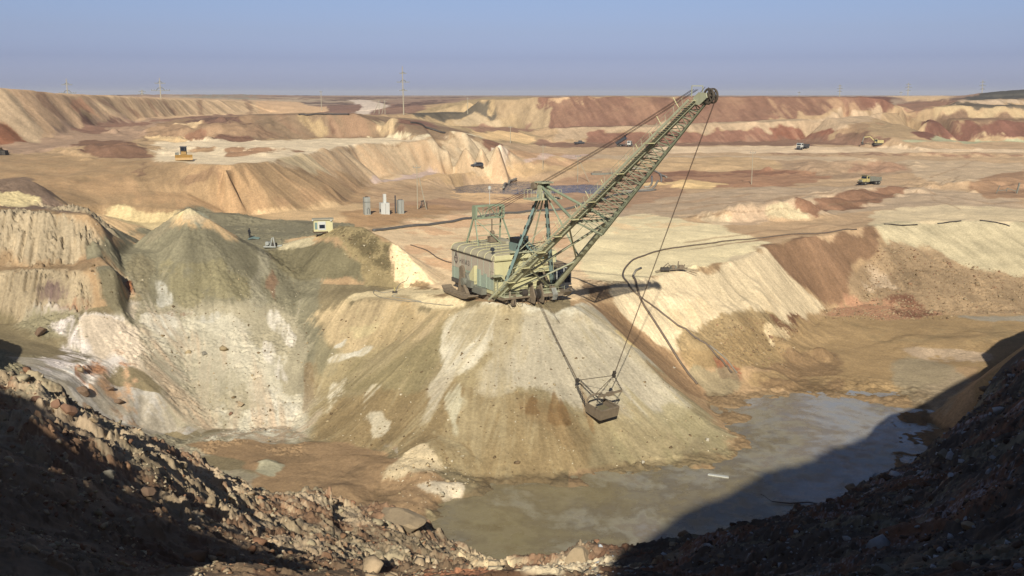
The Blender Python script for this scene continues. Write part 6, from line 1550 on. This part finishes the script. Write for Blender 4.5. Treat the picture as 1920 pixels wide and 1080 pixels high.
# car
g = ground_at(894, 313); CR = empty("parked_car", g, math.radians(195)); tag(CR, "dark blue estate car driving on the road above the settling pond", "car")
prof = [(-2.2, .35), (-2.25, .9), (-2.0, 1.45), (-1.6, 1.6), (.3, 1.6), (1.0, 1.05), (2.1, .9), (2.25, .6), (2.2, .35)]
MB().prism(prof, -.85, .85).build("body", M['darkgrey'], CR, bevel=.08)
b = MB(); b.prism([(-1.8, 1.05), (.75, 1.05), (.25, 1.48), (-1.6, 1.48)], -.87, -.852); b.prism([(-1.8, 1.05), (.75, 1.05), (.25, 1.48), (-1.6, 1.48)], .852, .87); b.build("side_window", M['glass'], CR)
MB().prism([(.42, 1.56), (1.05, 1.08), (1.09, 1.1), (.46, 1.6)], -.7, .7).build("windscreen", M['cabinet'], CR)
for x in (-1.35, 1.4):
    for y in (-.8, .8): w = MB(); wheel_mb(w, x, y, .33, .2); w.build("wheel", M['rubber'], CR)
for y in (-.6, .6): MB().box(2.2, 2.28, y - .15, y + .15, .65, .8).build("headlight", M['white'], CR)
# pickup in the far brown hollow
g = ground_at(1086, 270); CR = empty("pickup_truck", g, math.radians(10)); tag(CR, "tiny dark pickup truck in the brown hollow left of the tipping truck", "pickup")
MB().prism([(-2.5, .4), (-2.5, 1.0), (-.3, 1.0), (-.2, 1.7), (1.0, 1.7), (1.5, 1.1), (2.5, 1.0), (2.5, .4)], -.9, .9).build("body", M['darkgrey'], CR)
for x in (-1.6, 1.6):
    for y in (-.8, .8): w = MB(); wheel_mb(w, x, y, .4, .25); w.build("wheel", M['rubber'], CR)
# loader cut by the left edge of the picture
g = ground_at(-6, 291); LD = empty("wheel_loader", g, math.radians(8)); tag(LD, "yellow and black wheel loader cut off by the left edge of the picture", "loader")
MB().box(-3.0, 1.2, -1.0, 1.0, 1.0, 2.0).build("body", M['yellow'], LD); MB().box(-1.4, .2, -.8, .8, 2.0, 3.3).build("cab", M['darkgrey'], LD); MB().box(-1.5, .3, -.9, .9, 3.3, 3.5).build("cab_roof", M['yellow'], LD)
for x in (-2.0, 1.0):
    for y in (-1.1, 1.1): w = MB(); wheel_mb(w, x, y, .75, .5); w.build("wheel", M['rubber'], LD)
MB().prism([(1.4, .2), (2.6, .1), (2.5, 1.2), (1.6, 1.3)], -1.3, 1.3).build("bucket", M['dark'], LD)

# ------------------------------------------------------------------ stones
def rock_mesh(seed, sub=2):
    import bmesh
    bm = bmesh.new(); bmesh.ops.create_icosphere(bm, subdivisions=sub, radius=1.0)
    r = random.Random(seed); ax = [Vector((r.gauss(0, 1), r.gauss(0, 1), r.gauss(0, 1))).normalized() for _ in range(9)]; cut = [r.uniform(.55, .9) for _ in ax]
    for v in bm.verts:
        for a_, c_ in zip(ax, cut):
            dd = v.co.dot(a_)
            if dd > c_: v.co -= a_ * (dd - c_) * .92
        v.co *= 1 + r.uniform(-.03, .03)
    vs = [tuple(v.co) for v in bm.verts]; fs = [[v.index for v in f.verts] for f in bm.faces]; bm.free()
    return np.array(vs, np.float32), np.array(fs, np.int32)
def stone_mat(name, rgb):
    return paint(name, rgb, .95, tuple(int(c * .75) for c in rgb), .6, 2.5, streak=False)
SM = {'white': stone_mat("chalky_stone", (236, 222, 196)), 'brown': stone_mat("brown_stone", (150, 120, 94)), 'tan': stone_mat("tan_stone", (205, 178, 140)), 'grey': stone_mat("grey_stone", (168, 158, 138)), 'red': stone_mat("red_clay_stone", (168, 126, 98))}
def boulder(u, v, wpx, asp, m, label, seed, grp=None, sink=.3, tilt=0, d=None):
    g = Vector(hit2(u, v)); s = wpx / 2 * px_m(g.y)
    vs, fs = rock_mesh(seed, 3)
    r_ = np.random.default_rng(seed + 50)
    for _ in range(13):
        a_ = r_.normal(size=3); a_ /= np.linalg.norm(a_); c_ = r_.uniform(.42, .8)
        vs = vs - np.outer(np.maximum(vs @ a_ - c_, 0), a_) * .97
    vs = vs / np.abs(vs[:, 0]).max() * (1 + r_.normal(size=(len(vs), 1)) * .012)
    vs = vs * np.array([s, s * .85, s * asp], np.float32)
    me = bpy.data.meshes.new("boulder"); me.from_pydata(vs.tolist(), [], fs.tolist()); me.materials.append(m)
    o = bpy.data.objects.new("boulder", me); COL.objects.link(o); o.location = g + Vector((0, 0, s * asp * (1 - sink) * .8)); o.rotation_euler = (tilt, tilt * .5, seed)
    tag(o, label, "boulder", grp); return o
boulder(1205, 868, 8, .9, SM['white'], "white stone at the foot of the fan, nearest the shoreline bend", 1)
boulder(1326, 826, 8, .8, SM['white'], "pale stone on the right flank of the fan above the water", 2)
boulder(1264, 690, 6, .6, SM['white'], "small white stone in the brown gully beside the slope pipe", 3)
boulder(75, 628, 28, .8, SM['brown'], "brown boulder stuck in the white wall at far left", 4)
boulder(150, 697, 20, .8, SM['tan'], "tan boulder on the white wall, below the largest red stain", 5)
boulder(157, 738, 28, .7, SM['brown'], "brown boulder lying just behind the lit crest at left", 6)
boulder(222, 757, 22, .7, SM['brown'], "dark brown boulder on the pale scree, right of two near the crest", 7)
boulder(205, 731, 18, .6, SM['brown'], "flat brown boulder on the pale scree above the darker one", 8)
boulder(451, 761, 16, .8, SM['tan'], "lone tan boulder on the foot of the grey wall", 9)
boulder(384, 664, 10, .6, SM['grey'], "grey stone in the middle of the pale grey wall", 10)
boulder(432, 777, 12, .6, SM['red'], "small reddish stone beside the lone tan boulder", 11)
boulder(1818, 992, 34, .7, SM['tan'], "pale angular boulder in the shaded bank at bottom right", 12, sink=.4)
boulder(1703, 944, 22, .8, SM['grey'], "rounded grey boulder on the shaded bank, above the frosty patch", 13)
boulder(660, 1070, 8, .7, SM['tan'], "small tan stone at the bottom of the sunlit bank", 14)
boulder(1656, 1076, 50, .5, SM['grey'], "wide grey boulder cut by the bottom edge at right", 15)
boulder(1800, 1070, 40, .6, SM['brown'], "brown slab of rock at the bottom right, right of the wide grey boulder", 16)
boulder(198, 905, 40, .8, SM['grey'], "pointed grey slab in the dark bank at lower left", 17)
boulder(280, 925, 40, .5, SM['brown'], "flat brown slab in the dark bank, right of the pointed slab", 18)
boulder(130, 775, 34, .8, SM['red'], "largest red brown block on the lit crest at left", 19)
boulder(108, 760, 24, .8, SM['red'], "red brown block on the lit crest, left of the largest one", 20)
boulder(66, 752, 22, .7, SM['red'], "red brown block at the left end of the lit crest", 21)
boulder(175, 790, 26, .7, SM['tan'], "tan block on the lit crest, right of the largest red one", 22)
boulder(343, 880, 20, 1.3, SM['tan'], "upright pointed yellow slab on the lit bank", 23)
boulder(398, 950, 22, 1.2, SM['tan'], "pointed pinkish slab standing on the lower lit bank", 24)
boulder(748, 984, 105, .4, SM['tan'], "largest pale slab leaning into the near end of the pond", 31, sink=.5)
boulder(1085, 1052, 60, .6, SM['tan'], "pale wedge of rock at the pond's near shore, bottom centre", 32, sink=.5)
boulder(1768, 858, 26, .8, SM['grey'], "dark grey block at the shaded shoreline", 25)
o = MB().prism([(-1.3, -.1), (1.3, -.25), (1.2, .25), (-1.2, .3)], -.05, .12, 'z').build("foam_slab", M['white']); g = Vector(pz(1347, 893, -46.62)); o.location = g; o.rotation_euler = (0, 0, -.35); tag(o, "white slab floating on the pond below the fan", "slab")
o = MB().path([(-3, 0, .12), (-1, -.5, .1), (1.2, -.4, .2), (3.2, -1.2, .1)], [.05, .08, .07, .03], 5).build("dead_branch", M['wood']); MB().path([(-3, 0, .12), (-3.8, .6, .6), (-4.0, 1.2, .5)], .03, 4).build("twig", M['wood'], o)
o.location = Vector(pz(1495, 942, -46.62)); tag(o, "dead branch lying in the shaded water near the right bank", "branch")

# loose rubble nobody could count: one object for each bank
def clod_mesh(seed):
    # an angular broken block: a box of a few planes
    vs, fs = rock_mesh(seed, 1)
    r = np.random.default_rng(seed)
    for _ in range(6):
        a_ = r.normal(size=3); a_ /= np.linalg.norm(a_); c_ = r.uniform(.25, .6)
        d_ = vs @ a_; vs = vs - np.outer(np.maximum(d_ - c_, 0), a_)
    return (vs / np.abs(vs).max()).astype(np.float32), fs
protos = [clod_mesh(100 + k) for k in range(9)]
def rubble(name, label, xy, size, cols, seed):
    g = np.random.default_rng(seed); n = len(xy)
    x, y = xy[:, 0], xy[:, 1]; z = lookup(H, x, y)
    V, F, C_ = [], [], []; k0 = 0
    ang = g.random(n) * 6.283; asp = g.uniform(.4, .85, n); ky = g.uniform(.5, 1.1, n); pick = g.integers(0, len(protos), n); ci = g.integers(0, len(cols), n); br = g.uniform(.75, 1.2, n)
    tl = g.normal(0, .45, n)
    for k in range(len(protos)):
        m = np.nonzero(pick == k)[0]
        if not len(m): continue
        vs, fs = protos[k]
        p = vs[None] * size[m][:, None, None] * np.stack([np.ones(len(m)), ky[m], asp[m]], -1)[:, None, :]
        ct, st_ = np.cos(tl[m])[:, None], np.sin(tl[m])[:, None]
        py, pz_ = p[..., 1] * ct - p[..., 2] * st_, p[..., 1] * st_ + p[..., 2] * ct
        c, s = np.cos(ang[m])[:, None], np.sin(ang[m])[:, None]
        px = p[..., 0] * c - py * s; py = p[..., 0] * s + py * c
        P = np.stack([px + x[m][:, None], py + y[m][:, None], pz_ + (z[m] + size[m] * asp[m] * .25)[:, None]], -1).reshape(-1, 3)
        F.append((fs[None] + (np.arange(len(m)) * len(vs))[:, None, None]).reshape(-1, 3) + k0)
        cc = np.array([srgb(c_) / LIGHT_TINT / (1.1 * K) for c_ in cols])[ci[m]] * br[m][:, None]
        C_.append(np.repeat(cc, len(vs), 0)); V.append(P); k0 += len(P)
    V = np.concatenate(V).astype(np.float32); F = np.concatenate(F).astype(np.int32); C_ = np.concatenate(C_)
    me = bpy.data.meshes.new(name); me.vertices.add(len(V)); me.vertices.foreach_set('co', V.ravel())
    me.loops.add(F.size); me.loops.foreach_set('vertex_index', F.ravel()); me.polygons.add(len(F)); me.polygons.foreach_set('loop_start', (np.arange(len(F)) * 3).astype(np.int32))
    at = me.color_attributes.new("soil", 'FLOAT_COLOR', 'POINT'); c4 = np.ones((len(V), 4), np.float32); c4[:, :3] = np.clip(C_, .01, .8); at.data.foreach_set('color', c4.ravel())
    me.update(); me.materials.append(ground.data.materials[0])
    o = bpy.data.objects.new(name, me); COL.objects.link(o); tag(o, label, "rubble", kind="stuff"); return o
g_ = np.random.default_rng(77)
def scatter_polar(n, r0, r1, t0, t1, power=1.0, test=None):
    r = r0 * (r1 / r0) ** g_.random(n); t = g_.uniform(t0, t1, n); x, y = r * np.sin(t), r * np.cos(t)
    if test is not None: k = test(x, y); x, y = x[k], y[k]
    return np.stack([x, y], -1)
onbank = lambda x, y: lookup(H, x, y) > -44
clump = lambda x, y: samp(N_FBM[0], x / 30, y / 30) + .6 * g_.standard_normal(len(x)) > -.1
xy = scatter_polar(26000, 11, 72, -.56, .10, test=lambda x, y: onbank(x, y) & clump(x, y))
d_ = np.hypot(xy[:, 0], xy[:, 1]); sz = np.clip(d_ * .0016 * g_.lognormal(0, .62, len(xy)), .012, .62)
rubble("rubble", "loose brown and tan clods scattered over the left bank", xy, sz, [(204, 176, 140), (170, 132, 100), (222, 200, 164), (208, 180, 144), (190, 172, 138), (158, 118, 90)], 1)
xy = scatter_polar(22000, 11, 90, .08, .56, test=lambda x, y: onbank(x, y) & clump(x, y))
d_ = np.hypot(xy[:, 0], xy[:, 1]); sz = np.clip(d_ * .0016 * g_.lognormal(0, .62, len(xy)), .012, .6)
rubble("rubble", "dark frosted clods and stones scattered over the shaded right bank", xy, sz, [(120, 100, 84), (150, 128, 104), (96, 80, 68), (170, 152, 126), (132, 104, 84), (190, 190, 190)], 2)
# rubble on the slopes across the pit
def scatter_px(n, poly):
    us = np.array([p[0] for p in poly]); vs = np.array([p[1] for p in poly]); out = []
    uu = g_.uniform(us.min(), us.max(), n); vv = g_.uniform(vs.min(), vs.max(), n)
    k = inside_poly(uu, vv, poly)
    return [(u, v) for u, v in zip(uu[k], vv[k])]
def rubble_px(label, areas, size, cols, seed):
    P = []
    for n, poly in areas: P += [hit2(u, v)[:2] for u, v in scatter_px(n, poly)]
    P = np.array(P); sz = size * g_.lognormal(0, .5, len(P)); rubble("rubble", label, P, np.clip(sz, .04, .9), cols, seed)
rubble_px("broken clods covering the rubble slope and its pinkish foot at far right", [(2600, [(1660, 455), (1760, 480), (1920, 520), (1920, 590), (1600, 575), (1610, 510)]), (900, [(1540, 575), (1790, 585), (1790, 600), (1540, 600)]), (500, [(1330, 600), (1500, 595), (1480, 690), (1350, 690)])], .14, [(172, 146, 112), (148, 122, 92), (192, 166, 130), (168, 132, 102)], 3)
rubble_px("scattered stones on the grey wall, the fan and the pit floor", [(900, [(240, 500), (560, 500), (600, 830), (380, 830)]), (1300, [(600, 590), (1100, 590), (1390, 840), (1100, 885), (860, 895), (600, 830)]), (500, [(700, 880), (860, 840), (900, 900), (780, 960)]), (260, [(180, 400), (220, 500), (250, 600), (60, 690), (120, 640)]), (400, [(600, 430), (700, 440), (800, 520), (690, 520)])], .10, [(225, 208, 176), (150, 126, 92), (196, 172, 132), (130, 108, 80)], 4)

# ------------------------------------------------------------------ the dusty air over the pit and the plain
hm = bpy.data.materials.new("dusty_air"); hm.use_nodes = True; hn = hm.node_tree.nodes; hn.clear()
ho = hn.new("ShaderNodeOutputMaterial"); hv = hn.new("ShaderNodeVolumePrincipled")
hv.inputs["Color"].default_value = (.86, .88, .92, 1); hv.inputs["Density"].default_value = .00012; hv.inputs["Anisotropy"].default_value = 0.0
hm.node_tree.links.new(hv.outputs[0], ho.inputs["Volume"])
haze = MB().box(-9500, 9500, -9500, 9500, -52, 34).build("haze", hm); haze["kind"] = "stuff"
